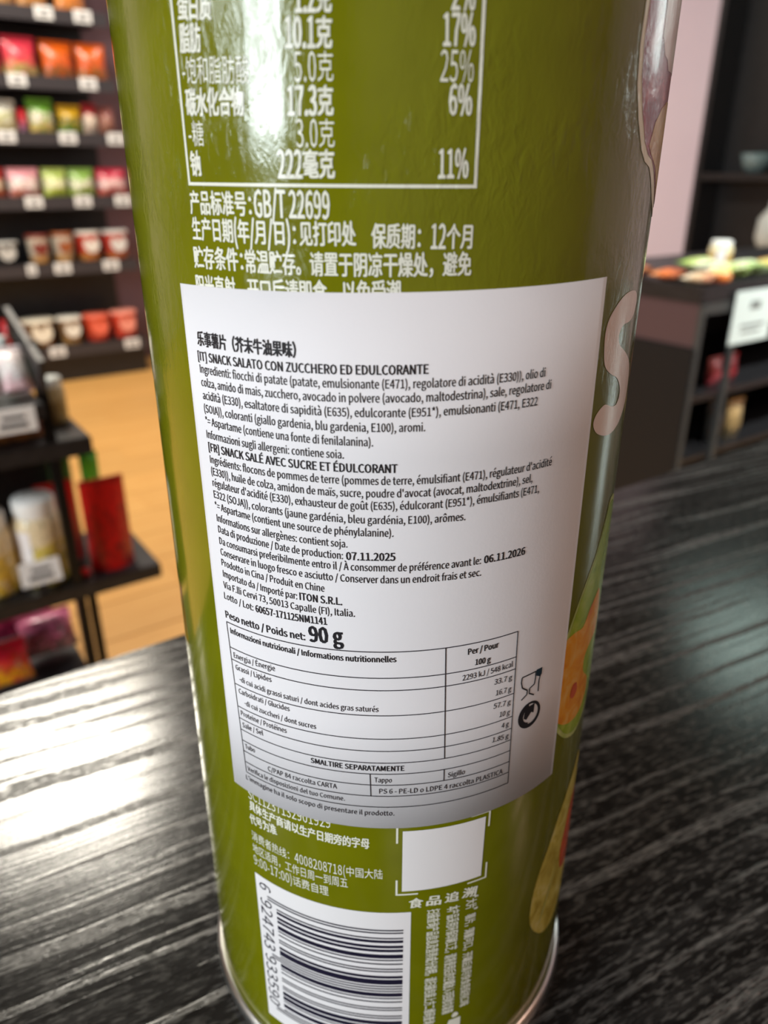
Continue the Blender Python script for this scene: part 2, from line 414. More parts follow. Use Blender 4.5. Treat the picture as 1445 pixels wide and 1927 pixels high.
def text_line(name, row, m, parent, off, weight=None):
    txt, u0, v0, u1, v1, cap, bold = row
    bm = text_bm(txt, bold if weight is None else weight); xs = [v.co.x for v in bm.verts]; x0, x1 = min(xs), max(xs)
    d = Vector((u1-u0, v1-v0)); wd = d.length; d.normalize()
    for v in bm.verts:
        s = (v.co.x-x0)/(x1-x0)*wd; h = v.co.y*cap
        v.co = Vector((u0+d.x*s-d.y*h, v0+d.y*s+d.x*h, 0))
    if cap > 1.5: flat_to_can(bm, off)
    else:
        for v in bm.verts: v.co = bend(v.co.x, v.co.y, off)
    return finish(bm, name, m, parent)
def text_down(name, txt, u_left, v_top, v_bot, height, m, parent, off, bold=0):
    """text turned a quarter clockwise: it reads downwards"""
    bm = text_bm(txt, bold); xs = [v.co.x for v in bm.verts]; x0, x1 = min(xs), max(xs)
    ys = [v.co.y for v in bm.verts]; y0, y1 = min(ys), max(ys)
    for v in bm.verts:
        v.co = Vector((u_left+(v.co.y-y0)/(y1-y0)*height, v_top-(v.co.x-x0)/(x1-x0)*(v_top-v_bot), 0))
    flat_to_can(bm, off); return finish(bm, name, m, parent)

LATIN = {   # letters and digits: advance, outline points (x, y pairs, a capital is 1000 high), triangles
    " ": (305, [], []),
    "%": (1255, [279,387,445,470,507,704,445,935,279,1016,115,935,53,704,115,470,279,463,184,524,147,704,184,882,279,940,375,882,411,704,375,524,308,-18,392,-18,944,1016,860,1016,975,-18,1140,65,1202,298,1140,530,975,612,811,530,749,298,811,65,975,59,879,119,842,298,879,477,975,535,1071,477,1109,298,1071,119], [[5,12,4],[12,3,4],[16,18,19],[16,17,18],[5,11,12],[13,3,12],[6,11,5],[13,2,3],[6,10,11],[14,2,13],[7,10,6],[7,9,10],[15,2,14],[15,1,2],[25,32,24],[32,23,24],[25,31,32],[33,23,32],[26,31,25],[33,22,23],[7,8,9],[8,1,15],[26,30,31],[34,22,33],[0,8,7],[8,0,1],[27,30,26],[27,29,30],[35,22,34],[35,21,22],[27,28,29],[28,21,35],[20,28,27],[28,20,21]]),
    "'": (379, [150,658,228,658,251,911,253,1050,123,1050,125,911], [[5,3,4],[5,2,3],[0,2,5],[0,1,2]]),
    "(": (460, [326,-267,402,-233,271,81,229,424,271,765,402,1079,326,1114,178,793,125,424,178,54], [[7,5,6],[7,4,5],[8,4,7],[8,3,4],[9,3,8],[9,2,3],[9,1,2],[0,1,9]]),
    ")": (460, [135,-267,282,54,335,424,282,793,135,1114,57,1079,189,765,233,424,189,81,57,-233], [[5,3,4],[6,3,5],[6,2,3],[7,2,6],[8,2,7],[8,1,2],[9,1,8],[9,0,1]]),
    "*": (636, [210,642,319,771,425,642,485,684,398,827,546,890,523,959,368,921,354,1084,281,1084,267,920,112,959,89,890,236,827,150,684], [[10,8,9],[10,7,8],[12,10,11],[7,5,6],[10,5,7],[12,5,10],[13,5,12],[13,4,5],[14,4,13],[14,1,4],[1,3,4],[14,0,1],[2,3,1]]),
    ",": (379, [102,-259,248,-146,301,26,273,133,196,172,130,149,102,84,129,20,193,-3,208,-1,171,-110,72,-185], [[5,3,4],[6,3,5],[6,2,3],[7,2,6],[7,9,2],[9,1,2],[8,9,7],[10,1,9],[11,1,10],[11,0,1]]),
    "-": (473, [63,334,411,334,411,429,63,429], [[0,2,3],[0,1,2]]),
    ".": (379, [189,-18,253,8,279,76,253,145,189,172,126,145,99,76,126,8], [[5,3,4],[6,3,5],[6,2,3],[7,2,6],[7,1,2],[0,1,7]]),
    "/": (534, [15,-244,106,-244,514,1082,424,1082], [[0,2,3],[0,1,2]]),
    "0": (756, [379,-18,605,112,689,503,605,889,379,1016,152,889,68,503,152,112,379,83,241,183,188,503,241,820,379,918,517,820,569,503,517,183], [[5,12,4],[12,3,4],[5,11,12],[13,3,12],[6,11,5],[13,2,3],[6,10,11],[14,2,13],[7,10,6],[7,9,10],[15,2,14],[15,1,2],[7,8,9],[8,1,15],[0,8,7],[8,0,1]]),
    "1": (756, [120,0,668,0,668,104,467,104,467,999,372,999,281,958,165,928,165,849,343,849,343,104,120,104], [[6,4,5],[6,9,4],[9,3,4],[7,9,6],[8,9,7],[10,3,9],[0,10,11],[0,3,10],[0,2,3],[0,1,2]]),
    "2": (756, [60,0,688,0,688,108,411,108,330,104,248,98,532,419,640,723,561,936,349,1016,184,977,54,871,127,800,221,883,334,916,472,860,518,718,406,434,60,74], [[10,8,9],[11,14,10],[14,8,10],[14,15,8],[15,7,8],[11,13,14],[11,12,13],[16,7,15],[16,6,7],[17,6,16],[18,6,17],[18,5,6],[4,2,3],[4,1,2],[5,1,4],[18,1,5],[0,1,18]]),
    "3": (756, [358,-18,586,58,680,267,618,435,469,520,469,527,597,615,646,767,563,951,354,1016,200,983,76,898,143,819,238,889,350,916,474,872,519,758,458,622,243,567,243,471,485,417,553,271,497,136,350,86,206,121,104,200,40,120,165,24], [[10,8,9],[11,8,10],[11,14,8],[14,15,8],[15,7,8],[11,13,14],[12,13,11],[16,7,15],[16,6,7],[17,6,16],[18,6,17],[18,5,6],[19,5,18],[19,4,5],[19,3,4],[20,3,19],[20,2,3],[21,2,20],[22,2,21],[22,1,2],[26,24,25],[23,1,22],[26,23,24],[27,23,26],[27,1,23],[27,0,1]]),
    "4": (756, [463,0,580,0,580,275,714,275,714,375,580,375,580,999,443,999,27,357,27,275,463,275,463,375,157,375,384,715,426,789,465,862,470,862,466,771,463,681], [[8,6,7],[8,15,6],[15,16,6],[16,5,6],[8,14,15],[17,5,16],[8,13,14],[18,5,17],[8,12,13],[11,5,18],[8,11,12],[8,5,11],[8,4,5],[8,3,4],[9,3,8],[10,3,9],[0,2,10],[2,3,10],[0,1,2]]),
    "5": (756, [357,-18,583,72,684,324,595,566,383,643,302,632,233,604,259,892,635,892,635,999,150,999,117,533,184,490,263,534,350,549,501,489,557,322,495,149,345,86,200,120,99,196,37,114,164,23], [[11,7,10],[7,9,10],[7,8,9],[11,6,7],[5,3,4],[6,3,5],[11,3,6],[11,14,3],[14,15,3],[15,2,3],[11,13,14],[11,12,13],[16,2,15],[16,1,2],[17,1,16],[21,19,20],[18,1,17],[21,18,19],[22,18,21],[22,1,18],[22,0,1]]),
    "6": (756, [410,-18,612,72,698,307,622,542,420,620,300,588,193,500,272,823,451,914,538,893,609,838,680,914,581,988,446,1016,188,893,76,477,172,106,196,401,299,499,399,527,535,467,579,307,530,142,410,80,261,163], [[14,12,13],[14,8,12],[8,11,12],[14,7,8],[9,11,8],[9,10,11],[15,7,14],[15,6,7],[5,3,4],[6,19,5],[19,3,5],[19,20,3],[20,2,3],[6,18,19],[15,18,6],[15,17,18],[16,17,15],[21,2,20],[16,24,17],[22,2,21],[22,1,2],[16,23,24],[23,1,22],[0,23,16],[0,1,23]]),
    "7": (756, [270,0,399,0,464,496,692,924,692,999,67,999,67,892,552,892,344,486], [[6,4,5],[6,3,4],[6,7,3],[7,2,3],[8,2,7],[8,1,2],[0,1,8]]),
    "8": (756, [381,-18,607,57,693,240,642,404,526,503,526,510,614,608,658,751,585,940,384,1014,189,944,110,760,151,625,245,530,245,525,120,418,63,248,153,57,450,542,292,624,223,760,268,877,383,921,507,870,552,744,526,638,383,75,233,127,173,259,212,388,311,485,496,394,575,244,522,122], [[10,8,9],[11,21,10],[21,22,10],[22,8,10],[22,23,8],[23,7,8],[11,20,21],[24,7,23],[12,20,11],[12,19,20],[24,6,7],[25,6,24],[18,6,25],[13,19,12],[13,18,19],[18,5,6],[13,5,18],[14,5,13],[15,30,14],[30,5,14],[30,4,5],[30,3,4],[15,29,30],[31,3,30],[16,29,15],[31,2,3],[32,2,31],[16,28,29],[16,27,28],[17,27,16],[33,2,32],[33,1,2],[17,26,27],[26,1,33],[17,1,26],[0,1,17]]),
    "9": (756, [320,-18,571,111,683,542,586,898,346,1016,145,927,60,692,135,458,335,379,458,412,565,500,485,177,316,86,223,106,147,162,79,84,180,11,564,605,460,502,356,471,222,532,177,692,226,857,347,920,498,839], [[5,23,4],[23,3,4],[6,22,5],[22,23,5],[24,3,23],[24,2,3],[6,21,22],[17,2,24],[7,21,6],[7,20,21],[18,2,17],[18,10,2],[10,1,2],[7,19,20],[19,10,18],[19,9,10],[11,1,10],[7,9,19],[8,9,7],[12,1,11],[15,13,14],[12,0,1],[15,12,13],[15,0,12],[16,0,15]]),
    ":": (379, [189,-18,253,8,279,76,253,145,189,172,126,145,99,76,126,8,189,531,253,558,279,627,253,695,189,722,126,695,99,627,126,558], [[13,11,12],[14,11,13],[14,10,11],[15,10,14],[15,9,10],[8,9,15],[5,3,4],[6,3,5],[6,2,3],[7,2,6],[7,1,2],[0,1,7]]),
    "=": (756, [52,293,706,293,706,386,52,386,52,620,706,620,706,713,52,713], [[4,6,7],[4,5,6],[0,2,3],[0,1,2]]),
    "A": (828, [5,0,132,0,229,305,594,305,689,0,823,0,484,999,343,999,260,405,309,559,361,726,409,896,414,896,463,727,515,559,563,405], [[0,11,7],[11,6,7],[11,12,6],[12,5,6],[0,10,11],[13,5,12],[14,5,13],[0,9,10],[0,8,9],[15,5,14],[0,2,8],[2,15,8],[2,3,15],[3,5,15],[0,1,2],[4,5,3]]),
    "B": (895, [138,0,455,0,728,73,834,293,777,455,631,531,631,538,739,620,777,755,681,943,433,999,138,999,263,575,263,899,417,899,594,863,653,738,596,618,411,575,263,101,263,477,437,477,639,433,710,297,638,148,437,101], [[0,13,11],[13,10,11],[13,9,10],[13,14,9],[14,15,9],[15,8,9],[0,12,13],[16,8,15],[16,7,8],[17,7,16],[17,6,7],[18,6,17],[0,20,12],[20,18,12],[20,6,18],[20,5,6],[20,21,5],[21,4,5],[0,19,20],[22,4,21],[22,3,4],[23,3,22],[24,3,23],[24,2,3],[25,2,24],[0,25,19],[0,2,25],[0,1,2]]),
    "C": (869, [514,-18,686,20,820,125,751,206,647,123,519,93,292,203,208,503,295,798,523,906,638,880,728,812,796,894,683,979,522,1016,205,879,79,499,203,119], [[15,13,14],[15,9,13],[9,12,13],[15,8,9],[10,12,9],[10,11,12],[16,8,15],[16,7,8],[16,6,7],[17,6,16],[4,2,3],[17,5,6],[4,1,2],[5,1,4],[0,5,17],[0,1,5]]),
    "D": (937, [138,0,392,0,738,133,857,503,737,870,387,999,138,999,263,104,263,896,376,896,640,795,728,503,640,209,376,104], [[0,8,6],[8,5,6],[8,9,5],[9,4,5],[0,7,8],[10,4,9],[10,3,4],[11,3,10],[12,3,11],[12,2,3],[13,2,12],[13,1,2],[0,13,7],[0,1,13]]),
    "E": (802, [138,0,728,0,728,108,263,108,263,471,642,471,642,579,263,579,263,892,713,892,713,999,138,999], [[0,8,11],[8,10,11],[8,9,10],[0,7,8],[0,4,7],[4,6,7],[4,5,6],[0,3,4],[0,2,3],[0,1,2]]),
    "F": (752, [138,0,263,0,263,448,644,448,644,555,263,555,263,892,713,892,713,999,138,999], [[0,6,9],[6,8,9],[6,7,8],[0,5,6],[0,2,5],[2,4,5],[2,3,4],[0,1,2]]),
    "G": (939, [530,-18,710,15,838,98,838,518,510,518,510,413,722,413,722,151,644,108,542,93,295,203,208,503,299,798,541,906,667,878,756,812,824,894,711,978,537,1016,209,879,79,499,206,119], [[19,17,18],[19,13,17],[13,16,17],[19,12,13],[14,16,13],[14,15,16],[20,12,19],[20,11,12],[5,3,4],[5,6,3],[6,2,3],[20,10,11],[21,10,20],[7,2,6],[21,9,10],[8,2,7],[0,9,21],[9,2,8],[9,1,2],[0,1,9]]),
    "H": (992, [138,0,263,0,263,471,729,471,729,0,856,0,856,999,729,999,729,580,263,580,263,999,138,999], [[0,10,11],[0,9,10],[8,6,7],[8,5,6],[0,2,9],[2,8,9],[2,3,8],[3,5,8],[0,1,2],[4,5,3]]),
    "I": (399, [138,0,263,0,263,999,138,999], [[0,2,3],[0,1,2]]),
    "J": (729, [323,-18,534,73,598,293,598,999,471,999,471,305,431,142,311,93,214,119,138,206,48,140,160,22], [[5,3,4],[5,2,3],[6,2,5],[6,1,2],[10,8,9],[7,1,6],[11,8,10],[11,7,8],[11,1,7],[11,0,1]]),
    "K": (880, [138,0,263,0,263,316,435,520,734,0,875,0,514,620,827,999,684,999,266,497,263,497,263,999,138,999], [[0,11,12],[0,10,11],[9,7,8],[9,6,7],[9,3,6],[3,5,6],[9,2,3],[4,5,3],[0,9,10],[0,2,9],[0,1,2]]),
    "L": (740, [138,0,700,0,700,108,263,108,263,999,138,999], [[0,4,5],[0,3,4],[0,2,3],[0,1,2]]),
    "M": (1106, [138,0,251,0,251,553,246,700,234,847,240,847,320,620,510,101,594,101,782,620,862,847,868,847,857,700,852,553,852,0,969,0,969,999,817,999,627,465,593,361,557,256,552,256,516,361,480,465,289,999,138,999], [[0,4,25],[4,24,25],[4,5,24],[5,23,24],[18,10,17],[10,16,17],[10,11,16],[11,15,16],[0,3,4],[6,23,5],[18,9,10],[12,15,11],[0,2,3],[13,15,12],[7,23,6],[18,8,9],[0,1,2],[14,15,13],[7,22,23],[19,8,18],[7,21,22],[20,8,19],[7,20,21],[7,8,20]]),
    "N": (985, [138,0,256,0,256,525,251,682,241,837,247,837,354,631,718,0,847,0,847,999,728,999,728,480,733,320,745,163,738,163,631,369,266,999,138,999], [[0,4,17],[4,16,17],[4,5,16],[5,15,16],[11,9,10],[11,8,9],[0,3,4],[6,15,5],[0,2,3],[7,15,6],[0,1,2],[12,8,11],[7,14,15],[13,8,12],[7,13,14],[7,8,13]]),
    "O": (1011, [505,-18,813,122,932,503,813,880,505,1016,198,880,79,503,198,122,505,93,290,204,208,503,290,798,505,906,721,798,802,503,721,204], [[5,12,4],[12,3,4],[5,11,12],[13,3,12],[6,11,5],[13,2,3],[6,10,11],[14,2,13],[7,10,6],[7,9,10],[15,2,14],[15,1,2],[7,8,9],[8,1,15],[0,8,7],[8,0,1]]),
    "P": (862, [138,0,263,0,263,398,428,398,694,473,796,706,693,934,422,999,138,999,263,500,263,896,406,896,604,856,670,706,607,549,411,500], [[0,10,8],[10,7,8],[10,6,7],[10,11,6],[11,12,6],[12,5,6],[0,9,10],[13,5,12],[14,5,13],[14,4,5],[15,4,14],[0,2,9],[2,15,9],[2,4,15],[2,3,4],[0,1,2]]),
    "R": (865, [263,525,263,896,431,896,611,857,673,719,611,573,431,525,685,0,827,0,574,437,737,532,798,719,700,937,450,999,138,999,138,0,263,0,263,424,443,424], [[15,1,14],[1,13,14],[1,12,13],[1,2,12],[2,3,12],[3,11,12],[15,0,1],[4,11,3],[5,11,4],[5,10,11],[6,10,5],[6,9,10],[15,17,0],[17,6,0],[17,9,6],[17,18,9],[18,8,9],[15,16,17],[7,8,18]]),
    "S": (812, [414,-18,662,65,753,266,694,436,548,533,406,594,294,653,240,762,291,867,426,906,552,881,654,813,719,894,591,982,426,1016,201,942,112,752,178,584,315,496,458,433,577,367,625,255,570,137,416,93,266,127,140,217,65,129,219,22], [[15,13,14],[15,12,13],[16,8,15],[8,9,15],[9,12,15],[10,12,9],[10,11,12],[16,7,8],[16,6,7],[17,6,16],[17,5,6],[17,4,5],[18,4,17],[18,3,4],[19,3,18],[19,20,3],[20,2,3],[21,2,20],[21,1,2],[22,1,21],[26,24,25],[23,1,22],[27,24,26],[27,23,24],[27,1,23],[27,0,1]]),
    "T": (816, [345,0,471,0,471,892,774,892,774,999,42,999,42,892,345,892], [[6,4,5],[6,3,4],[7,3,6],[0,2,7],[2,3,7],[0,1,2]]),
    "U": (982, [492,-18,747,77,850,411,850,999,729,999,729,409,660,161,492,93,326,161,259,409,259,999,134,999,134,411,236,77], [[12,10,11],[12,9,10],[5,3,4],[5,2,3],[13,9,12],[5,1,2],[13,8,9],[6,1,5],[13,7,8],[7,1,6],[13,1,7],[0,1,13]]),
    "V": (783, [320,0,466,0,783,999,655,999,495,458,448,293,398,128,392,128,343,293,296,458,134,999,1,999], [[0,10,11],[0,9,10],[4,2,3],[4,1,2],[0,8,9],[5,1,4],[0,7,8],[6,1,5],[0,6,7],[0,1,6]]),
    "Z": (822, [68,0,758,0,758,108,223,108,751,924,751,999,116,999,116,892,595,892,68,76], [[7,5,6],[7,4,5],[7,8,4],[8,3,4],[9,3,8],[9,2,3],[9,1,2],[0,1,9]]),
    "[": (460, [144,-232,414,-232,414,-161,237,-161,237,1007,414,1007,414,1079,144,1079], [[0,4,7],[4,6,7],[4,5,6],[0,3,4],[0,2,3],[0,1,2]]),
    "]": (460, [46,-232,317,-232,317,1079,46,1079,46,1007,223,1007,223,-161,46,-161], [[4,2,3],[4,5,2],[5,1,2],[6,1,5],[0,6,7],[0,1,6]]),
    "a": (767, [296,-18,426,13,541,89,545,89,556,0,658,0,658,455,598,676,402,759,237,727,112,662,159,576,260,631,381,655,503,598,534,469,189,377,80,192,142,37,331,83,238,110,200,200,274,318,534,386,534,180,432,107], [[9,7,8],[10,7,9],[10,13,7],[13,14,7],[14,6,7],[11,12,10],[12,13,10],[15,6,14],[16,6,15],[16,23,6],[23,5,6],[16,22,23],[24,5,23],[17,22,16],[17,21,22],[17,20,21],[18,20,17],[25,3,24],[3,5,24],[18,19,20],[19,2,25],[2,3,25],[19,1,2],[4,5,3],[18,1,19],[0,1,18]]),
    "b": (842, [451,-18,675,87,772,381,697,656,478,759,356,729,245,655,251,787,251,1085,125,1085,125,0,225,0,236,76,241,76,345,7,431,87,346,104,251,164,251,553,352,628,447,654,598,579,643,380,583,165], [[10,8,9],[10,7,8],[10,6,7],[5,3,4],[6,3,5],[6,20,3],[20,21,3],[21,2,3],[10,18,6],[18,19,6],[19,20,6],[22,2,21],[10,17,18],[22,1,2],[23,1,22],[15,1,23],[10,12,17],[12,16,17],[12,15,16],[12,1,15],[12,13,1],[13,0,1],[10,11,12],[14,0,13]]),
    "c": (695, [417,-18,545,7,657,75,602,159,523,107,428,86,262,164,199,369,265,575,432,654,511,636,579,590,642,672,551,733,426,759,177,656,71,369,170,84], [[15,13,14],[15,12,13],[15,9,12],[9,10,12],[10,11,12],[16,8,15],[8,9,15],[16,7,8],[17,7,16],[17,6,7],[17,5,6],[4,2,3],[5,2,4],[17,2,5],[0,2,17],[0,1,2]]),
    "d": (845, [377,-18,502,13,602,87,606,87,617,0,719,0,719,1085,594,1085,594,800,601,673,505,736,392,759,169,654,72,369,155,83,405,87,254,162,200,371,263,576,414,654,504,636,594,576,594,188,502,112], [[8,6,7],[8,5,6],[9,5,8],[12,10,11],[12,9,10],[12,19,9],[19,20,9],[20,21,9],[21,5,9],[13,18,12],[18,19,12],[22,5,21],[13,17,18],[13,16,17],[14,16,13],[23,3,22],[3,5,22],[14,15,16],[15,3,23],[14,2,15],[2,3,15],[14,1,2],[4,5,3],[0,1,14]]),
    "e": (755, [425,-18,560,4,668,57,624,140,537,97,439,82,267,152,193,341,692,341,696,373,698,411,621,664,402,759,173,654,71,369,174,84,192,429,265,599,405,659,540,600,589,429], [[13,11,12],[13,18,11],[18,19,11],[19,10,11],[13,17,18],[14,17,13],[20,10,19],[14,16,17],[14,20,16],[14,10,20],[14,9,10],[14,8,9],[15,7,14],[7,8,14],[15,6,7],[15,5,6],[4,2,3],[5,2,4],[0,5,15],[0,2,5],[0,1,2]]),
    "f": (443, [45,639,146,639,146,0,270,0,270,639,426,639,426,740,270,740,270,857,296,966,375,1003,416,998,458,982,485,1079,428,1096,361,1102,198,1036,146,858,146,740,45,733], [[16,14,15],[16,13,14],[16,11,13],[11,12,13],[17,9,16],[9,10,16],[10,11,16],[17,8,9],[18,8,17],[18,7,8],[19,7,18],[19,6,7],[19,5,6],[0,5,19],[1,5,0],[2,4,1],[4,5,1],[2,3,4]]),
    "g": (768, [375,-341,648,-264,749,-84,684,49,492,91,346,91,244,114,217,172,230,223,264,260,318,241,373,234,566,304,644,492,628,579,584,644,736,644,736,740,478,740,432,753,373,759,179,687,97,495,127,376,193,296,193,290,138,234,112,153,131,79,178,31,178,25,98,-51,69,-143,155,-289,373,319,263,366,217,495,263,622,373,668,486,622,531,495,485,366,392,-255,235,-220,178,-125,196,-61,253,0,303,-9,349,-11,477,-11,589,-32,627,-105,563,-208], [[21,19,20],[21,18,19],[21,17,18],[21,16,17],[22,37,21],[37,38,21],[38,16,21],[39,15,38],[15,16,38],[39,14,15],[22,36,37],[40,14,39],[40,13,14],[23,36,22],[23,35,36],[41,13,40],[41,12,13],[24,35,23],[24,34,35],[34,12,41],[24,12,34],[24,11,12],[25,11,24],[26,9,25],[9,11,25],[26,8,9],[10,11,9],[27,8,26],[27,7,8],[27,6,7],[28,6,27],[28,5,6],[28,4,5],[28,3,4],[29,3,28],[29,49,3],[49,50,3],[50,2,3],[30,49,29],[31,46,30],[46,49,30],[31,45,46],[47,49,46],[48,49,47],[51,2,50],[32,45,31],[32,44,45],[51,1,2],[52,1,51],[32,43,44],[33,43,32],[42,1,52],[33,42,43],[33,1,42],[33,0,1]]),
    "h": (827, [125,0,251,0,251,537,350,621,452,650,559,603,593,452,593,0,717,0,717,469,662,684,490,759,356,722,245,635,251,787,251,1085,125,1085], [[0,15,16],[0,14,15],[0,13,14],[12,10,11],[13,10,12],[13,4,10],[4,5,10],[5,9,10],[13,3,4],[0,2,13],[2,3,13],[6,9,5],[0,1,2],[6,8,9],[7,8,6]]),
    "i": (375, [188,892,248,915,271,975,248,1034,188,1056,129,1034,106,975,129,915,125,0,251,0,251,740,125,740], [[8,10,11],[8,9,10],[5,3,4],[6,3,5],[6,2,3],[7,2,6],[7,1,2],[0,1,7]]),
    "j": (375, [188,892,247,915,271,975,247,1034,188,1056,128,1034,105,975,128,915,48,-330,204,-264,251,-84,251,740,127,740,127,-84,109,-191,35,-230,-3,-226,-35,-217,-60,-311,-13,-324], [[13,11,12],[13,10,11],[14,10,13],[14,9,10],[15,9,14],[18,16,17],[18,15,16],[18,9,15],[18,8,9],[19,8,18],[5,3,4],[6,3,5],[6,2,3],[7,2,6],[7,1,2],[0,1,7]]),
    "k": (752, [125,0,248,0,248,195,387,357,604,0,738,0,459,441,706,740,567,740,253,350,248,350,248,1085,125,1085], [[0,11,12],[0,10,11],[9,7,8],[9,6,7],[9,3,6],[3,5,6],[9,2,3],[4,5,3],[0,9,10],[0,2,9],[0,1,2]]),
    "l": (387, [256,-18,298,-14,328,-7,311,89,295,86,285,86,261,98,251,139,251,1085,125,1085,125,147,156,25], [[10,8,9],[10,7,8],[11,7,10],[11,6,7],[11,5,6],[4,2,3],[5,2,4],[11,2,5],[0,2,11],[0,1,2]]),
    "m": (1262, [125,0,251,0,251,537,347,622,436,650,540,603,574,452,574,0,698,0,698,537,795,622,884,650,988,603,1022,452,1022,0,1146,0,1146,469,1091,684,922,759,795,719,677,617,607,721,473,759,349,722,243,632,240,632,228,740,125,740], [[23,21,22],[19,17,18],[0,26,27],[0,25,26],[24,21,23],[24,4,21],[4,20,21],[20,17,19],[20,11,17],[11,12,17],[12,16,17],[24,3,4],[5,20,4],[20,10,11],[0,24,25],[0,2,24],[2,3,24],[20,9,10],[5,9,20],[6,9,5],[13,16,12],[0,1,2],[6,8,9],[13,15,16],[7,8,6],[14,15,13]]),
    "n": (831, [125,0,251,0,251,537,350,621,452,650,559,603,593,452,593,0,717,0,717,469,662,684,490,759,355,722,243,632,240,632,228,740,125,740], [[12,10,11],[0,15,16],[0,14,15],[13,10,12],[13,4,10],[4,5,10],[5,9,10],[13,3,4],[0,13,14],[0,2,13],[2,3,13],[6,9,5],[0,1,2],[6,8,9],[7,8,6]]),
    "o": (826, [413,-18,652,84,755,369,652,656,413,759,174,656,71,369,174,84,413,86,258,164,199,369,258,575,413,654,568,575,628,369,568,164], [[5,3,4],[6,11,5],[11,12,5],[12,3,5],[12,13,3],[13,2,3],[6,10,11],[14,2,13],[7,10,6],[7,9,10],[15,2,14],[15,1,2],[7,8,9],[8,1,15],[7,1,8],[0,1,7]]),
    "p": (845, [125,-312,251,-312,251,-61,247,68,349,4,451,-18,675,87,772,381,697,656,478,759,353,727,243,654,240,654,228,740,125,740,431,87,347,104,251,164,251,553,352,628,447,654,598,579,643,380,583,165], [[10,8,9],[0,13,14],[0,12,13],[11,8,10],[11,20,8],[20,21,8],[21,7,8],[0,11,12],[0,18,11],[18,19,11],[19,20,11],[22,7,21],[0,17,18],[22,6,7],[23,6,22],[15,6,23],[0,3,17],[3,16,17],[3,15,16],[3,6,15],[3,5,6],[0,2,3],[4,5,3],[0,1,2]]),
    "r": (529, [125,0,251,0,251,475,339,608,436,647,475,644,508,635,531,743,495,755,452,759,336,717,243,605,240,605,228,740,125,740], [[10,8,9],[10,7,8],[10,6,7],[0,13,14],[0,12,13],[11,4,10],[4,5,10],[5,6,10],[11,3,4],[11,2,3],[0,11,12],[0,2,11],[0,1,2]]),
    "s": (638, [319,-18,518,47,587,202,515,351,362,426,252,476,203,554,237,630,341,662,430,643,508,597,568,674,467,734,339,759,151,698,84,549,153,409,300,335,415,282,469,195,433,113,323,79,205,103,104,168,44,84,168,11], [[14,12,13],[14,11,12],[15,7,14],[7,8,14],[8,11,14],[8,9,11],[9,10,11],[15,6,7],[15,5,6],[16,5,15],[16,4,5],[16,3,4],[17,3,16],[17,18,3],[18,2,3],[19,2,18],[19,1,2],[20,1,19],[24,22,23],[21,1,20],[24,21,22],[25,21,24],[25,1,21],[25,0,1]]),
    "t": (514, [357,-18,427,-9,495,10,470,104,429,89,386,83,296,120,271,225,271,639,473,639,473,740,271,740,271,948,168,948,154,740,37,733,37,639,147,639,147,229,193,50], [[14,12,13],[14,11,12],[15,11,14],[15,10,11],[15,9,10],[16,9,15],[17,9,16],[18,8,17],[8,9,17],[18,7,8],[19,7,18],[19,6,7],[19,5,6],[4,2,3],[5,2,4],[19,2,5],[0,2,19],[0,1,2]]),
    "u": (827, [342,-18,476,19,586,116,590,116,599,0,703,0,703,740,579,740,579,215,481,120,379,90,272,136,240,286,240,740,114,740,114,271,169,56], [[15,13,14],[15,12,13],[8,6,7],[8,5,6],[15,11,12],[16,11,15],[9,3,8],[3,5,8],[16,10,11],[10,2,9],[2,3,9],[10,1,2],[4,5,3],[16,1,10],[0,1,16]]),
    "v": (710, [285,0,431,0,692,740,569,740,429,319,395,209,361,101,354,101,321,209,286,319,147,740,18,740], [[0,10,11],[0,9,10],[4,2,3],[4,1,2],[0,8,9],[5,1,4],[0,7,8],[6,1,5],[0,6,7],[0,1,6]]),
    "x": (678, [20,0,151,0,251,173,288,240,326,305,332,305,374,240,413,173,522,0,658,0,414,373,639,740,510,740,418,578,385,516,353,454,346,454,309,516,274,578,174,740,40,740,264,386], [[21,19,20],[21,18,19],[13,11,12],[13,10,11],[21,17,18],[14,10,13],[21,16,17],[15,10,14],[21,15,16],[21,10,15],[0,4,21],[4,10,21],[4,5,10],[5,9,10],[0,3,4],[6,9,5],[0,2,3],[7,9,6],[0,1,2],[8,9,7]]),
    "y": (710, [138,-319,312,-245,414,-63,692,740,571,740,437,330,407,225,377,120,371,120,333,226,297,330,147,740,18,740,315,-1,298,-57,235,-171,132,-217,101,-213,75,-204,50,-304,90,-315], [[13,11,12],[13,10,11],[5,3,4],[5,2,3],[13,9,10],[6,2,5],[13,8,9],[7,2,6],[13,7,8],[13,2,7],[14,2,13],[15,2,14],[15,1,2],[16,1,15],[19,17,18],[19,16,17],[19,1,16],[19,0,1],[20,0,19]]),
    "z": (647, [48,0,608,0,608,101,204,101,595,673,595,740,90,740,90,639,437,639,48,67], [[7,5,6],[7,4,5],[7,8,4],[8,3,4],[9,3,8],[9,2,3],[9,1,2],[0,1,9]]),
    "À": (828, [5,0,132,0,229,305,594,305,689,0,823,0,484,999,343,999,260,405,309,559,361,726,409,896,414,896,463,727,515,559,563,405,437,1061,495,1124,279,1322,208,1236], [[19,17,18],[16,17,19],[0,11,7],[11,6,7],[11,12,6],[12,5,6],[0,10,11],[13,5,12],[14,5,13],[0,9,10],[0,8,9],[15,5,14],[0,2,8],[2,15,8],[2,3,15],[3,5,15],[0,1,2],[4,5,3]]),
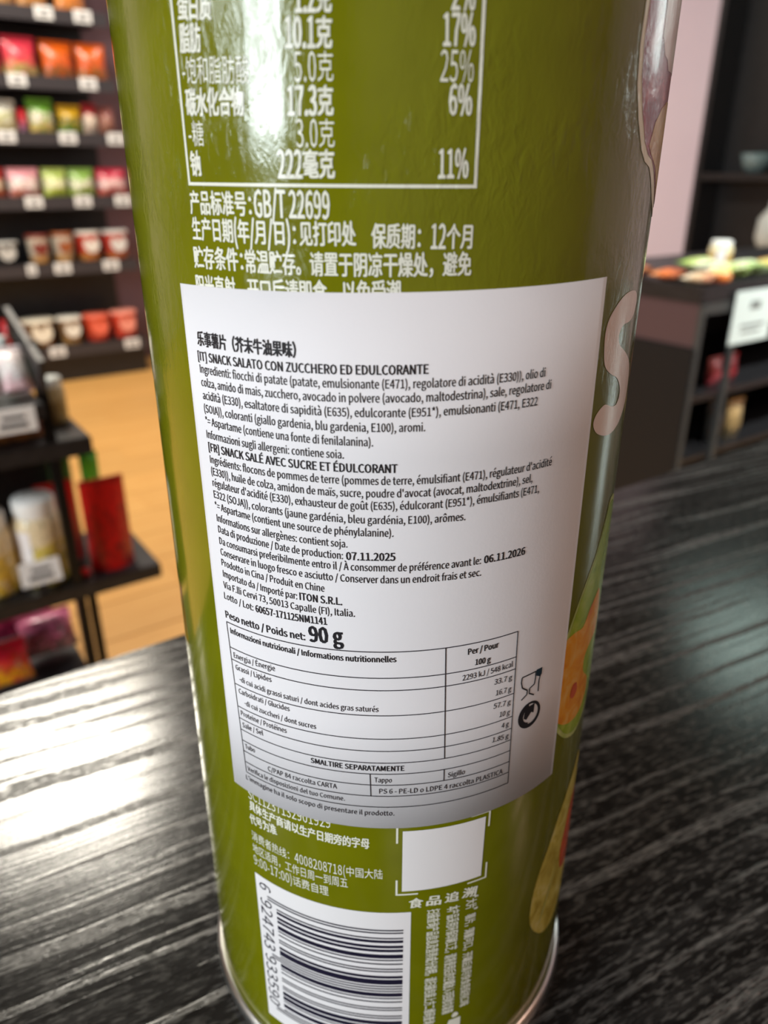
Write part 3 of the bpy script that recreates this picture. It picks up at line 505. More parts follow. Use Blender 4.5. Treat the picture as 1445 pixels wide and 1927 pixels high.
    "É": (802, [416,1061,646,1236,575,1322,360,1124,138,0,728,0,728,108,263,108,263,471,642,471,642,579,263,579,263,892,713,892,713,999,138,999], [[4,12,15],[12,14,15],[12,13,14],[4,11,12],[4,8,11],[8,10,11],[8,9,10],[4,7,8],[4,6,7],[4,5,6],[3,1,2],[3,0,1]]),
    "à": (767, [429,872,493,935,277,1188,191,1106,296,-18,426,13,541,89,545,89,556,0,658,0,658,455,598,676,402,759,237,727,112,662,159,576,260,631,381,655,503,598,534,469,189,377,80,192,142,37,331,83,238,110,200,200,274,318,534,386,534,180,432,107], [[13,11,12],[14,11,13],[14,17,11],[17,18,11],[18,10,11],[15,16,14],[16,17,14],[19,10,18],[20,10,19],[20,27,10],[27,9,10],[20,26,27],[28,9,27],[21,26,20],[21,25,26],[21,24,25],[22,24,21],[29,7,28],[7,9,28],[22,23,24],[23,6,29],[6,7,29],[23,5,6],[8,9,7],[22,5,23],[4,5,22],[3,1,2],[0,1,3]]),
    "è": (755, [422,872,488,935,272,1188,184,1106,425,-18,560,4,668,57,624,140,537,97,439,82,267,152,193,341,692,341,696,373,698,411,621,664,402,759,173,654,71,369,174,84,192,429,265,599,405,659,540,600,589,429], [[17,15,16],[17,22,15],[22,23,15],[23,14,15],[17,21,22],[18,21,17],[24,14,23],[18,20,21],[18,24,20],[18,14,24],[18,13,14],[18,12,13],[19,11,18],[11,12,18],[19,10,11],[19,9,10],[8,6,7],[9,6,8],[4,9,19],[4,6,9],[4,5,6],[3,1,2],[0,1,3]]),
    "é": (755, [380,872,617,1106,531,1188,316,935,425,-18,560,4,668,57,624,140,537,97,439,82,267,152,193,341,692,341,696,373,698,411,621,664,402,759,173,654,71,369,174,84,192,429,265,599,405,659,540,600,589,429], [[17,15,16],[17,22,15],[22,23,15],[23,14,15],[17,21,22],[18,21,17],[24,14,23],[18,20,21],[18,24,20],[18,14,24],[18,13,14],[18,12,13],[19,11,18],[11,12,18],[19,10,11],[19,9,10],[8,6,7],[9,6,8],[4,9,19],[4,6,9],[4,5,6],[3,1,2],[3,0,1]]),
    "ï": (375, [335,895,389,917,410,970,389,1023,335,1045,281,1023,259,970,281,917,125,0,251,0,251,740,125,740,42,895,96,917,117,970,96,1023,42,1045,-12,1023,-34,970,-12,917], [[8,10,11],[8,9,10],[17,15,16],[18,15,17],[18,14,15],[19,14,18],[19,13,14],[12,13,19],[5,3,4],[6,3,5],[6,2,3],[7,2,6],[7,1,2],[0,1,7]]),
    "ô": (826, [177,914,230,865,409,1037,416,1037,595,865,649,914,475,1127,350,1127,413,-18,652,84,755,369,652,656,413,759,174,656,71,369,174,84,413,86,258,164,199,369,258,575,413,654,568,575,628,369,568,164], [[13,11,12],[14,19,13],[19,20,13],[20,11,13],[20,21,11],[21,10,11],[14,18,19],[22,10,21],[15,18,14],[15,17,18],[23,10,22],[23,9,10],[15,16,17],[16,9,23],[15,9,16],[8,9,15],[0,6,7],[0,2,6],[2,3,6],[3,5,6],[0,1,2],[4,5,3]]),
    "û": (827, [177,914,230,865,410,1037,416,1037,594,865,649,914,474,1127,350,1127,342,-18,476,19,586,116,590,116,599,0,703,0,703,740,579,740,579,215,481,120,379,90,272,136,240,286,240,740,114,740,114,271,169,56], [[23,21,22],[23,20,21],[16,14,15],[16,13,14],[23,19,20],[24,19,23],[17,11,16],[11,13,16],[24,18,19],[18,10,17],[10,11,17],[18,9,10],[12,13,11],[24,9,18],[8,9,24],[0,6,7],[0,2,6],[2,3,6],[3,5,6],[0,1,2],[4,5,3]]),
    "“": (1362, [1311,1102,1282,1154,1164,1057,1112,899,1144,806,1219,770,1289,798,1312,858,1289,920,1226,946,1205,943,1189,935,1222,1027,1049,1102,1020,1154,903,1057,850,899,882,806,958,770,1027,798,1050,858,1027,920,966,946,944,943,928,935,961,1027], [[15,13,14],[15,25,13],[16,25,15],[16,24,25],[23,21,22],[24,21,23],[16,21,24],[16,20,21],[17,20,16],[17,19,20],[18,19,17],[2,0,1],[2,12,0],[3,12,2],[3,11,12],[10,8,9],[11,8,10],[3,8,11],[3,7,8],[4,7,3],[4,6,7],[5,6,4]]),
    "”": (1362, [52,816,80,764,198,862,251,1019,219,1112,143,1149,74,1121,50,1060,74,998,136,973,157,976,173,984,140,891,313,816,342,764,460,862,512,1019,480,1112,405,1149,335,1121,312,1060,335,998,396,973,418,976,435,984,402,891], [[19,17,18],[20,17,19],[20,16,17],[21,16,20],[21,24,16],[24,15,16],[22,24,21],[22,23,24],[25,15,24],[13,15,25],[13,14,15],[6,4,5],[7,4,6],[7,3,4],[8,3,7],[8,11,3],[11,2,3],[9,11,8],[9,10,11],[12,2,11],[0,2,12],[0,1,2]]),
}

STICKER_LINES = [
    ["乐事薯片（芥末牛油果味）", -22.81, 121.02, -9.72, 121.08, 1.6, 2],
    ["[IT] SNACK SALATO CON ZUCCHERO ED EDULCORANTE", -22.98, 119.39, 3.82, 119.79, 0.98, 1],
    ["Ingredienti: fiocchi di patate (patate, emulsionante (E471), regolatore di acidità (E330)), olio di", -22.83, 118.01, 17.12, 118.53, 0.93, 0],
    ["colza, amido di mais, zucchero, avocado in polvere (avocado, maltodestrina), sale, regolatore di", -22.84, 116.51, 18.1, 117.1, 0.93, 0],
    ["acidità (E330), esaltatore di sapidità (E635), edulcorante (E951*), emulsionanti (E471, E322", -22.78, 115.01, 16.4, 115.48, 0.93, 0],
    ["(SOIA)), coloranti (giallo gardenia, blu gardenia, E100), aromi.", -22.78, 113.48, 3.6, 113.72, 0.93, 0],
    ["*= Aspartame (contiene una fonte di fenilalanina).", -22.77, 112.04, -1.82, 112.07, 0.93, 0],
    ["Informazioni sugli allergeni: contiene soia.", -22.78, 110.42, -4.93, 110.57, 0.93, 0],
    ["[FR] SNACK SALÉ AVEC SUCRE ET ÉDULCORANT", -22.67, 108.87, 0.78, 109.12, 0.98, 1],
    ["Ingrédients: flocons de pommes de terre (pommes de terre, émulsifiant (E471), régulateur d'acidité", -22.6, 107.39, 19.3, 108.04, 0.93, 0],
    ["(E330)), huile de colza, amidon de maïs, sucre, poudre d'avocat (avocat, maltodextrine), sel,", -22.6, 105.92, 16.63, 106.53, 0.93, 0],
    ["régulateur d'acidité (E330), exhausteur de goût (E635), édulcorant (E951*), émulsifiants (E471,", -22.56, 104.48, 17.74, 105.06, 0.93, 0],
    ["E322 (SOJA)), colorants (jaune gardénia, bleu gardénia, E100), arômes.", -22.55, 103.0, 8.39, 103.14, 0.93, 0],
    ["*= Aspartame (contient une source de phénylalanine).", -22.55, 101.54, 0.38, 101.54, 0.93, 0],
    ["Informations sur allergènes: contient soja.", -22.42, 99.94, -4.74, 100.0, 0.93, 0],
    ["Data di produzione / Date de production:", -22.35, 98.47, -5.28, 98.49, 0.93, 0],
    ["07.11.2025", -4.92, 98.46, 0.64, 98.56, 0.98, 1],
    ["Da consumarsi preferibilmente entro il / À consommer de préférence avant le:", -22.34, 96.9, 10.56, 97.33, 0.93, 0],
    ["06.11.2026", 10.95, 97.32, 16.49, 97.38, 0.98, 1],
    ["Conservare in luogo fresco e asciutto / Conserver dans un endroit frais et sec.", -22.32, 95.42, 10.69, 95.77, 0.93, 0],
    ["Prodotto in Cina / Produit en Chine", -22.33, 93.94, -7.56, 93.98, 0.93, 0],
    ["Importato da / Importé par:", -22.26, 92.39, -11.03, 92.36, 0.93, 0],
    ["ITON S.R.L.", -10.72, 92.39, -5.48, 92.45, 0.98, 1],
    ["Via F.lli Cervi 73, 50013 Capalle (FI), Italia.", -22.36, 90.75, -4.02, 91.01, 0.93, 0],
    ["Lotto / Lot:", -22.45, 89.18, -17.43, 89.1, 0.93, 0],
    ["60657-171125NM1141", -17.07, 89.09, -7.38, 89.5, 0.98, 1],
    ["Peso netto / Poids net:", -22.54, 86.32, -10.21, 86.83, 1.02, 1],
    ["90 g", -9.73, 86.76, -5.4, 87.04, 2.15, 2],
    ["Informazioni nutrizionali / Informations nutritionnelles", -21.87, 84.23, 0.86, 84.88, 0.82, 1],
    ["Energia / Énergie", -21.66, 80.56, -14.72, 81.06, 0.8, 0],
    ["Grassi / Lipides", -21.5, 78.75, -15.39, 79.15, 0.8, 0],
    ["-di cui acidi grassi saturi / dont acides gras saturés", -20.97, 77.09, -1.28, 77.41, 0.8, 0],
    ["Carboidrati / Glucides", -21.32, 75.01, -12.94, 75.4, 0.8, 0],
    ["-di cui zuccheri / dont sucres", -20.41, 73.48, -9.33, 73.58, 0.8, 0],
    ["Proteine / Protéines", -21.3, 71.38, -13.58, 71.65, 0.8, 0],
    ["Sale / Sel", -21.19, 69.42, -17.45, 69.71, 0.8, 0],
    ["Per / Pour", 9.6, 85.01, 13.74, 85.17, 0.85, 1],
    ["100 g", 10.62, 83.28, 12.74, 83.27, 0.85, 1],
    ["2293 kJ / 548 kcal", 9.07, 81.29, 16.11, 81.6, 0.8, 0],
    ["33.7 g", 13.49, 79.6, 16.14, 79.57, 0.8, 0],
    ["16.7 g", 13.84, 77.82, 16.15, 77.77, 0.8, 0],
    ["57.7 g", 13.62, 75.79, 16.25, 75.69, 0.8, 0],
    ["10 g", 14.64, 74.14, 16.24, 74.04, 0.8, 0],
    ["4 g", 15.09, 72.16, 16.25, 72.12, 0.8, 0],
    ["1.85 g", 13.82, 70.28, 16.38, 70.11, 0.8, 0],
    ["SMALTIRE SEPARATAMENTE", -10.3, 67.85, 2.02, 68.01, 0.82, 1],
    ["Tubo", -21.05, 65.8, -19.18, 65.94, 0.78, 0],
    ["C/PAP 84 raccolta CARTA", -17.1, 63.85, -6.78, 64.26, 0.8, 0],
    ["Verifica le disposizioni del tuo Comune.", -20.98, 61.91, -5.78, 62.37, 0.78, 0],
    ["Tappo", -1.83, 66.06, 0.42, 66.07, 0.78, 0],
    ["Sigillo", 7.75, 66.15, 10.11, 66.18, 0.78, 0],
    ["PS 6 - PE-LD o LDPE 4 raccolta PLASTICA", -1.22, 64.16, 15.89, 64.26, 0.8, 0],
    ["L'immagine ha il solo scopo di presentare il prodotto.", -21.48, 60.06, 0.77, 60.35, 0.8, 0],
]
CAN_LINES = [
    ["蛋白质", -21.2, 151.13, -16.96, 150.75, 2.3, 2],
    ["1.2克", -8.44, 150.85, -5.18, 150.75, 2.3, 2],
    ["2%", 4.97, 150.91, 7.1, 150.98, 2.3, 1],
    ["脂肪", -21.29, 148.53, -18.45, 148.39, 2.3, 2],
    ["10.1克", -9.5, 148.27, -5.21, 148.13, 2.3, 2],
    ["17%", 4.35, 148.29, 7.24, 148.36, 2.4, 1],
    ["-饱和脂肪酸", -21.29, 146.0, -13.23, 145.64, 2.25, 0],
    ["5.0克", -8.76, 145.69, -5.16, 145.66, 2.3, 0],
    ["25%", 4.19, 145.63, 7.18, 145.64, 2.4, 0],
    ["碳水化合物", -21.22, 143.26, -13.98, 143.08, 2.3, 2],
    ["17.3克", -9.53, 143.03, -5.21, 142.98, 2.3, 2],
    ["6%", 5.03, 143.03, 7.18, 143.05, 2.4, 1],
    ["-糖", -21.2, 140.67, -19.1, 140.64, 2.2, 0],
    ["3.0克", -8.82, 140.46, -5.18, 140.44, 2.3, 0],
    ["钠", -21.32, 137.98, -19.81, 137.99, 2.2, 2],
    ["222毫克", -10.84, 137.82, -5.2, 137.84, 2.35, 2],
    ["11%", 4.26, 137.86, 7.1, 137.91, 2.4, 1],
    ["产品标准号：", -21.99, 134.44, -13.85, 134.46, 2.2, 1],
    ["GB/T 22699", -13.6, 134.41, -5.78, 134.35, 2.4, 1],
    ["生产日期(年/月/日)：", -22.03, 131.97, -9.23, 131.9, 2.2, 1],
    ["见打印处", -8.89, 131.91, -3.31, 131.98, 2.2, 1],
    ["保质期：12个月", -1.92, 131.8, 7.77, 131.7, 2.2, 1],
    ["贮存条件：", -22.2, 129.17, -15.28, 129.26, 2.2, 1],
    ["常温贮存。请置于阴凉干燥处，避免", -15.06, 129.14, 7.81, 129.23, 2.2, 1],
    ["阳光直射，开口后请即食，以免受潮", -22.23, 126.33, 0.96, 126.69, 2.2, 1],
    ["SC11237132901929", -21.56, 56.34, -7.89, 56.83, 1.95, 0],
    ["具体生产商请以生产日期旁的字母", -21.56, 54.14, -2.56, 53.95, 1.9, 1],
    ["代号为准", -21.61, 51.48, -16.45, 52.03, 1.9, 1],
    ["消费者热线：4008208718(中国大陆", -21.59, 48.25, -0.75, 48.31, 1.9, 0],
    ["地区适用，工作日周一到周五", -21.61, 45.75, -5.69, 45.94, 1.9, 0],
    ["9:00-17:00)话费自理", -21.62, 43.32, -8.59, 43.53, 1.9, 0],
    ["食", 2.88, 42.41, 5.01, 42.3, 1.95, 1],
    ["品", 5.44, 42.49, 7.68, 42.3, 1.95, 1],
    ["追", 8.17, 42.43, 10.38, 42.21, 1.95, 1],
    ["溯", 10.8, 42.44, 13.1, 42.1, 1.95, 1],
]


TURNED = ['扫描查询产品信息及营养成分说明，请扫描包装上方二维码查询', '本产品采用环保印刷工艺，请将使用后的空罐放入可回收垃圾箱', '“大片”薯片，薄脆可口，开罐后请尽快食用保持口味', '6', '924743', '933590']
GLYPHS = make_glyphs(c for c in ''.join(r[0] for r in CAN_LINES+STICKER_LINES)+''.join(TURNED) if is_cjk(c))
O_PR, O_ST, O_SP = 0.00005, 0.00015, 0.00020
for row_ in CAN_LINES: text_line('printed_text', row_, M_white_ink, body, O_PR)
lines('printed_frame', [(-21.95, 155.0, -21.76, 137.3), (7.84, 155.0, 7.81, 137.2), (-21.9, 137.3, 7.95, 137.2)], 0.30, M_white_ink, body, O_PR)
# white square for a scanned code (left blank) and its corner brackets
poly('white_square', [(1.95, 57.3), (13.86, 57.25), (13.75, 45.9), (1.95, 45.85)], M_patch, body, O_PR)
lines('corner_bracket', [(1.2, 58.2, 1.2, 55.1), (1.07, 58.08, 4.25, 58.08)], 0.28, M_white_ink, body, O_PR)
lines('corner_bracket', [(14.45, 58.2, 14.45, 55.2), (14.58, 58.08, 11.6, 58.08)], 0.28, M_white_ink, body, O_PR)
lines('corner_bracket', [(14.55, 45.1, 14.55, 48.2), (14.68, 45.22, 11.6, 45.22)], 0.28, M_white_ink, body, O_PR)
lines('corner_bracket', [(1.2, 45.1, 1.2, 48.1), (1.07, 45.22, 4.25, 45.22)], 0.28, M_white_ink, body, O_PR)
text_down('printed_text', '扫描查询产品信息及营养成分说明，请扫描包装上方二维码查询', 5.61, 41.6, 15.6, 2.05, M_white_ink, body, O_PR, 1)
text_down('printed_text', '本产品采用环保印刷工艺，请将使用后的空罐放入可回收垃圾箱', 8.58, 41.4, 17.2, 2.1, M_white_ink, body, O_PR, 1)
text_down('printed_text', '“大片”薯片，薄脆可口，开罐后请尽快食用保持口味', 11.55, 42.2, 17.6, 2.1, M_white_ink, body, O_PR, 1)
# small figure symbol below the columns of text
poly('figure_symbol', smooth_pts([(10.35, 16.2), (10.75, 16.9), (11.3, 16.7), (11.45, 16.1), (11.0, 15.75), (10.5, 15.8)]), M_white_ink, body, O_PR)
poly('figure_symbol', [(9.9, 15.3), (11.9, 15.4), (11.9, 11.8), (11.4, 11.8), (11.4, 8.0), (10.6, 8.0), (10.6, 11.6), (10.2, 11.6), (9.3, 13.0)], M_white_ink, body, O_PR)
# barcode: EAN-13
def ean(code):
    Lc = ['0001101', '0011001', '0010011', '0111101', '0100011', '0110001', '0101111', '0111011', '0110111', '0001011']
    Rc = [''.join('10'[int(x)] for x in s) for s in Lc]; Gc = [s[::-1] for s in Rc]
    par = ['LLLLLL', 'LLGLGG', 'LLGGLG', 'LLGGGL', 'LGLLGG', 'LGGLLG', 'LGGGLL', 'LGLGLG', 'LGLGGL', 'LGGLGL'][int(code[0])]
    return '101'+''.join((Lc if q == 'L' else Gc)[int(c)] for c, q in zip(code[1:7], par))+'01010'+''.join(Rc[int(c)] for c in code[7:])+'101'
patch = poly('barcode_panel', [(-21.7, 41.45), (3.32, 41.6), (3.38, 8.3), (-21.45, 8.5)], M_patch, body, O_PR)
bits = ean('6924743933590'); V0, MOD = 38.05, 0.2806
bm = bmesh.new(); i = 0
while i < 95:
    if bits[i] == '1':
        j = i
        while j < 95 and bits[j] == '1': j += 1
        ul = -19.4 if (i < 3 or 45 <= i < 50 or i >= 92) else -17.7
        va, vb = V0-i*MOD, V0-j*MOD+0.02
        bm.faces.new([bm.verts.new((x, y, 0)) for x, y in ((ul, va), (ul, vb), (2.25, vb), (2.25, va))]); i = j
    else: i += 1
flat_to_can(bm, 0.00009); finish(bm, 'barcode_bars', M_dark_ink, patch.parent)
text_down('printed_text', '6', -20.9, 40.3, 38.9, 2.3, M_dark_ink, body, 0.00009, 0)
text_down('printed_text', '924743', -20.95, 36.9, 25.7, 2.35, M_dark_ink, body, 0.00009, 0)
text_down('printed_text', '933590', -20.95, 24.2, 12.3, 2.35, M_dark_ink, body, 0.00009, 0)

# pictures printed round the right side
S_ = [(36.16, 124.6), (35.0, 125.6), (33.03, 125.9), (30.97, 125.7), (29.17, 124.93), (27.49, 123.57), (26.89, 122.08), (27.02, 120.2), (27.62, 118.2), (29.29, 116.93), (31.78, 115.87), (33.3, 114.4), (33.5, 113.2), (32.6, 112.4), (30.9, 112.6), (29.04, 113.24), (27.63, 112.85), (26.7, 112.05), (26.66, 111.04), (27.74, 109.96), (29.84, 109.16), (32.21, 108.9), (35.2, 109.6), (37.6, 111.4), (38.2, 114.0), (37.0, 116.6), (33.9, 118.6), (31.3, 119.9), (30.57, 121.2), (31.6, 122.2), (33.8, 122.3), (35.6, 123.0)]
poly('big_letter', smooth_pts(S_), M_pale_letter, body, O_PR)
ph = [(27.2, 160), (27.1, 153.44), (26.9, 149.8), (27.3, 146.4), (28.5, 143.3), (30.18, 140.6), (31.65, 139.46), (33.6, 138.9), (35.2, 137.6), (37.2, 135.5), (41.0, 133.5), (52, 133), (52, 160)]
poly('picture_outline', ph, M_cream, body, O_PR)
poly('picture', [(x+0.75, y+(0.7 if y < 150 else 0)) for x, y in ph[:8]]+[(36.1, 138.4), (41, 134.6), (52, 134), (52, 160)], M_chip, body, 0.00008)
poly('picture', [(32.3, 141.0), (33.6, 143.3), (35.6, 144.7), (38.4, 145.5), (52, 146), (52, 134.2), (41.0, 135.0), (36.3, 138.9), (33.4, 140.2)], M_chip2, body, 0.00011)
poly('picture', [(36.4, 148.3), (35.2, 149.2), (33.8, 149.5), (32.4, 151), (32.0, 160), (52, 160), (52, 148.6)], art('pale_pink_print', [(0.3, srgb(225, 190, 180)), (0.7, srgb(240, 225, 215))], 300), body, 0.00011)
pod = [(36.8, 98.5), (35.0, 96.0), (32.9, 92.4), (31.14, 90.12), (29.19, 87.4), (27.34, 84.2), (26.03, 81.2), (25.2, 76.5), (25.2, 70.0), (25.9, 67.0), (27.04, 65.2), (29.45, 62.9), (32.7, 61.6), (36.0, 62.2), (40.5, 65.0), (44, 72), (44, 90), (41, 97)]
poly('pepper_picture', smooth_pts(pod), M_podrim, body, O_PR)
cx, cy = 34.5, 79.0
poly('pepper_picture', smooth_pts([(cx+(x-cx)*0.93, cy+(y-cy)*0.965) for x, y in pod]), M_pod, body, 0.00008)
ring = [(34.8, 84.2), (32.6, 83.0), (30.9, 81.3), (28.4, 81.6), (25.9, 81.0), (25.3, 76.55), (25.3, 69.4), (27.0, 67.0), (29.4, 65.6), (32.4, 64.9), (35.26, 65.6), (36.7, 67.6), (35.9, 70.1), (33.4, 72.5), (33.2, 75.2), (35.4, 76.4), (38.5, 77.0), (38.7, 80.5), (37.0, 84.5)]
poly('pepper_slice_picture', smooth_pts(ring), M_ring, body, 0.00011)
poly('pepper_slice_picture', smooth_pts([(29.2, 70.6), (30.4, 69.6), (31.4, 70.4), (31.0, 72.0), (29.7, 72.2)]), M_redart, body, 0.00014)
leaf = [(38.5, 53.5), (36.6, 52.0), (34.02, 50.0), (31.15, 46.8), (28.63, 42.44), (25.9, 37.0), (25.0, 31.88), (25.3, 27.6), (27.2, 23.9), (30.0, 21.0), (33.6, 19.9), (37.5, 21.4), (41.0, 27.0), (43.0, 38.0), (42.0, 50.0)]
poly('pepper_picture', smooth_pts(leaf), M_leaf2, body, O_PR)
poly('pepper_picture', smooth_pts([(37.2, 44.5), (35.2, 40.5), (33.9, 36.5), (34.6, 32.6), (36.2, 30.4), (41, 30), (42, 44)]), M_redart, body, 0.00008)
poly('pepper_picture', smooth_pts([(28.2, 24.8), (29.4, 27.5), (31.8, 33.5), (32.8, 39), (31.8, 34), (29.0, 27.6)]), M_podrim, body, 0.00011)

# the stuck-on paper label
def sheet(u, v):
    return (-25.0*(1-v)+-24.38*v)*(1-u)+(25.6*(1-v)+26.5*v)*u, (127.4*(1-v)+57.75*v)*(1-u)+(128.15*(1-v)+58.3*v)*u
mb = MB(); mb.grid(lambda i, j: bend(*sheet(i, j), O_ST), 72, 4)
label = mb.build('paper_label', M_paper, can, smooth=True)
lm = label.modifiers.new('thick', 'SOLIDIFY'); lm.thickness = 0.00009; lm.offset = -1
tag(label, 'white paper import label covered in small black text')
for row_ in STICKER_LINES:
    big = row_[6] > 0 or row_[5] > 0.9
    text_line('printed_text', row_, M_ink if big else M_ink_thin, label, O_SP, -1 if row_[6] == 0 else None)
HL = [(-22.47, 85.72, 16.45, 86.72), (-22.25, 81.95, 16.5, 82.93), (-22.08, 80.12, 16.52, 81.10), (-21.9, 76.32, 16.58, 77.27), (-21.75, 72.68, 16.64, 73.56), (-21.68, 70.76, 16.68, 71.58), (-21.62, 68.86, 16.72, 69.64), (-21.5, 67.02, 16.8, 67.80), (-21.42, 65.20, 16.86, 65.90), (-21.35, 63.32, 16.92, 64.02), (-21.3, 61.45, 16.98, 62.1)]
segs = list(HL)+[(-22.47, 85.72, -21.3, 61.45), (16.45, 86.72, 16.98, 62.1), (6.77, 86.45, 7.2, 69.45), (-2.39, 67.42, -2.3, 63.7), (7.22, 67.6, 7.24, 65.75)]
lines('nutrition_table', segs, 0.13, M_ink_thin, label, O_SP)
# glass and fork
def stroke(name, paths, w_, m):
    sg = []
    for p in paths:
        for q0, q1 in zip(p[:-1], p[1:]): sg.append((*q0, *q1))
    return lines(name, sg, w_, m, label, O_SP)
stroke('glass_and_fork_symbol', [[(20.15, 79.35), (17.82, 79.25), (17.75, 78.5), (18.0, 77.55), (18.9, 76.85), (18.9, 76.2), (18.0, 75.6)], [(20.15, 79.4), (20.2, 78.4), (20.1, 77.4), (19.3, 77.0), (19.3, 76.2), (20.2, 75.6)], [(21.1, 78.6), (20.9, 77.6), (20.95, 75.85)]], 0.19, M_ink)
poly('glass_and_fork_symbol', [(20.25, 79.55), (21.3, 79.55), (21.3, 78.5), (20.95, 78.25), (20.3, 78.6)], M_blue_ink, label, O_SP)
# ring of two arrows
def arc(cx, cy, r0, r1, a0, a1, k=18, taper=1.0):
    o_, i_ = [], []
    for t in range(k+1):
        s = t/k; aa = math.radians(a0+(a1-a0)*s); h = 1-(1-taper)*s
        o_.append((cx+r1*math.cos(aa), cy+r1*1.08*math.sin(aa))); ri = r1-(r1-r0)*h
        i_.append((cx+ri*math.cos(aa), cy+ri*1.08*math.sin(aa)))
    return o_+i_[::-1]
acx, acy = 19.75, 72.55
poly('recycling_symbol', arc(acx, acy, 1.35, 1.98, 250, 462, taper=0.5), M_ink, label, O_SP)
poly('recycling_symbol', arc(acx, acy, 1.15, 1.98, 262, 100, taper=1.0), M_ink, label, O_SP)
poly('recycling_symbol', [(18.9, 73.9), (20.5, 74.15), (20.45, 72.6), (20.0, 72.9), (19.2, 71.9), (18.75, 72.3)], M_ink, label, O_SP+0.00001)

# ---------------------------------------------------------------- goods: builders
def pack_mat(name, top, mid, low, seed=0, rough=0.35):
    """printed pouch: a band of colour above, a mottled picture below"""
    m = mat(name, rough=rough, coat=0.2)
    t = N(m, 'ShaderNodeTexCoord'); s = N(m, 'ShaderNodeSeparateXYZ'); L(m, t.outputs['Generated'], s.inputs[0])
    mp = N(m, 'ShaderNodeMapping'); mp.inputs['Location'].default_value = (seed*3.1, seed*1.7, seed); L(m, t.outputs['Generated'], mp.inputs[0])
    nn = noise(m, 3.2, 3, mp.outputs[0], 0.6, 0.5)
    add = N(m, 'ShaderNodeMath', operation='MULTIPLY_ADD'); L(m, nn.outputs[0], add.inputs[0]); add.inputs[1].default_value = 0.7; L(m, s.outputs[2], add.inputs[2])
    c1 = ramp(m, add.outputs[0], [(0.55, srgb(*low)), (0.70, srgb(*mid)), (0.95, srgb(*mid)), (1.0, srgb(*top))])
    n2 = noise(m, 7.0, 2, mp.outputs[0], 0.6, 0.3)
    mx = N(m, 'ShaderNodeMixRGB'); L(m, ramp(m, n2.outputs[0], [(0.52, g(0)), (0.62, g(0.85))]), mx.inputs[0]); L(m, c1, mx.inputs[1]); mx.inputs[2].default_value = srgb(*top)
    n3 = noise(m, 9.0, 2, mp.outputs[0], 0.5, 0.4); mx3 = N(m, 'ShaderNodeMixRGB')
    L(m, ramp(m, n3.outputs[0], [(0.56, g(0)), (0.66, g(0.8))]), mx3.inputs[0]); L(m, mx.outputs[0], mx3.inputs[1])
    mx3.inputs[2].default_value = srgb(*[int(c*0.45+18) for c in low])
    L(m, mx3.outputs[0], P(m).inputs['Base Color']); return m
def pouch_mesh(w_, d_, h_):
    mb = MB()
    def side(sg):
        def f(i, j):
            x = (i-0.5)*w_*(1-0.06*math.sin(PI*j)); e = (1-abs(2*i-1)**2.6)
            prof = (math.sin(PI*min(1, j*0.94+0.12))**0.7 if j*0.94+0.12 < 1 else 0.0)
            y = sg*d_/2*e*prof*(1+0.06*math.sin(9*i+5*j)); return Vector((x, y, j*h_))
        return f
    mb.grid(side(-1), 10, 10); mb.grid(side(1), 10, 10)
    bmesh.ops.remove_doubles(mb.bm, verts=mb.bm.verts, dist=0.0004)
    return mb
def pouch(label_, a, b, z, w_, h_, d_, cols, group, seed=0, turn=0.0, lean=0.0, name='snack_bag', cat='bag'):
    t = thing(name, label_, cat, a, b, z, group, turn)
    o = pouch_mesh(w_, d_, h_*0.94).build('pouch', pack_mat('pouch_print', *cols, seed=seed), t, smooth=True); o.rotation_euler.x = lean
    s = MB().box(-w_/2*0.97, w_/2*0.97, -0.0015, 0.0015, h_*0.925, h_, 0.0006).build('seal_strip', mat('seal_foil', srgb(*cols[0]), 0.35), t)
    s.rotation_euler.x = lean
    return t
def cup(label_, a, b, z, r, h_, body_c, lid_c, low_c, group, seed=0, name='snack_cup'):
    t = thing(name, label_, 'cup', a, b, z, group)
    MB().lathe([(0, 0), (r*0.80, 0), (r*0.84, h_*0.04), (r*0.98, h_*0.86), (r*0.98, h_*0.9)], 28).build('cup_body', pack_mat('cup_print', body_c, body_c, low_c, seed), t, smooth=True)
    MB().lathe([(r*1.03, h_*0.88), (r*1.05, h_*0.92), (r*1.03, h_*0.97), (r*0.94, h_), (0, h_*0.99)], 28).build('cup_lid', mat('cup_lid', srgb(*lid_c), 0.4), t, smooth=True)
    # round emblem-free front sticker
    MB().lathe([(0, 0), (r*0.62, 0), (r*0.62, 0.0015), (0, 0.0015)], 24).build('front_sticker', mat('cup_sticker', srgb(*lid_c), 0.4), t, loc=(0, -r*0.93, h_*0.55)).rotation_euler = (PI/2-0.08, 0, 0)
    return t
def tub(label_, a, b, z, r, h_, body_c, lid_c, content_c, group=None, name='plastic_jar', cat='jar'):
    t = thing(name, label_, cat, a, b, z, group)
    MB().lathe([(0, 0), (r*0.9, 0), (r, h_*0.05), (r, h_*0.70), (r*0.92, h_*0.78), (r*0.78, h_*0.82)], 36).build('jar_body', pack_mat('jar_print', body_c, content_c, content_c, 3), t, smooth=True)
    MB().lathe([(r*0.84, h_*0.80), (r*0.86, h_*0.82), (r*0.86, h_*0.97), (r*0.80, h_), (0, h_)], 36).build('jar_lid', mat('jar_lid', srgb(*lid_c), 0.4), t, smooth=True)
    MB().grid(lambda i, j: Vector((1.015*r*math.sin(-1.35+0.8*i), -1.015*r*math.cos(-1.35+0.8*i), h_*(0.08+0.6*j))), 10, 1).build('jar_label', mat('jar_label', srgb(246, 240, 240), 0.45), t)
    return t
M_tag = mat('tag_paper', srgb(240, 240, 240), 0.5); M_tagink = mat('tag_print', srgb(60, 60, 64), 0.6)
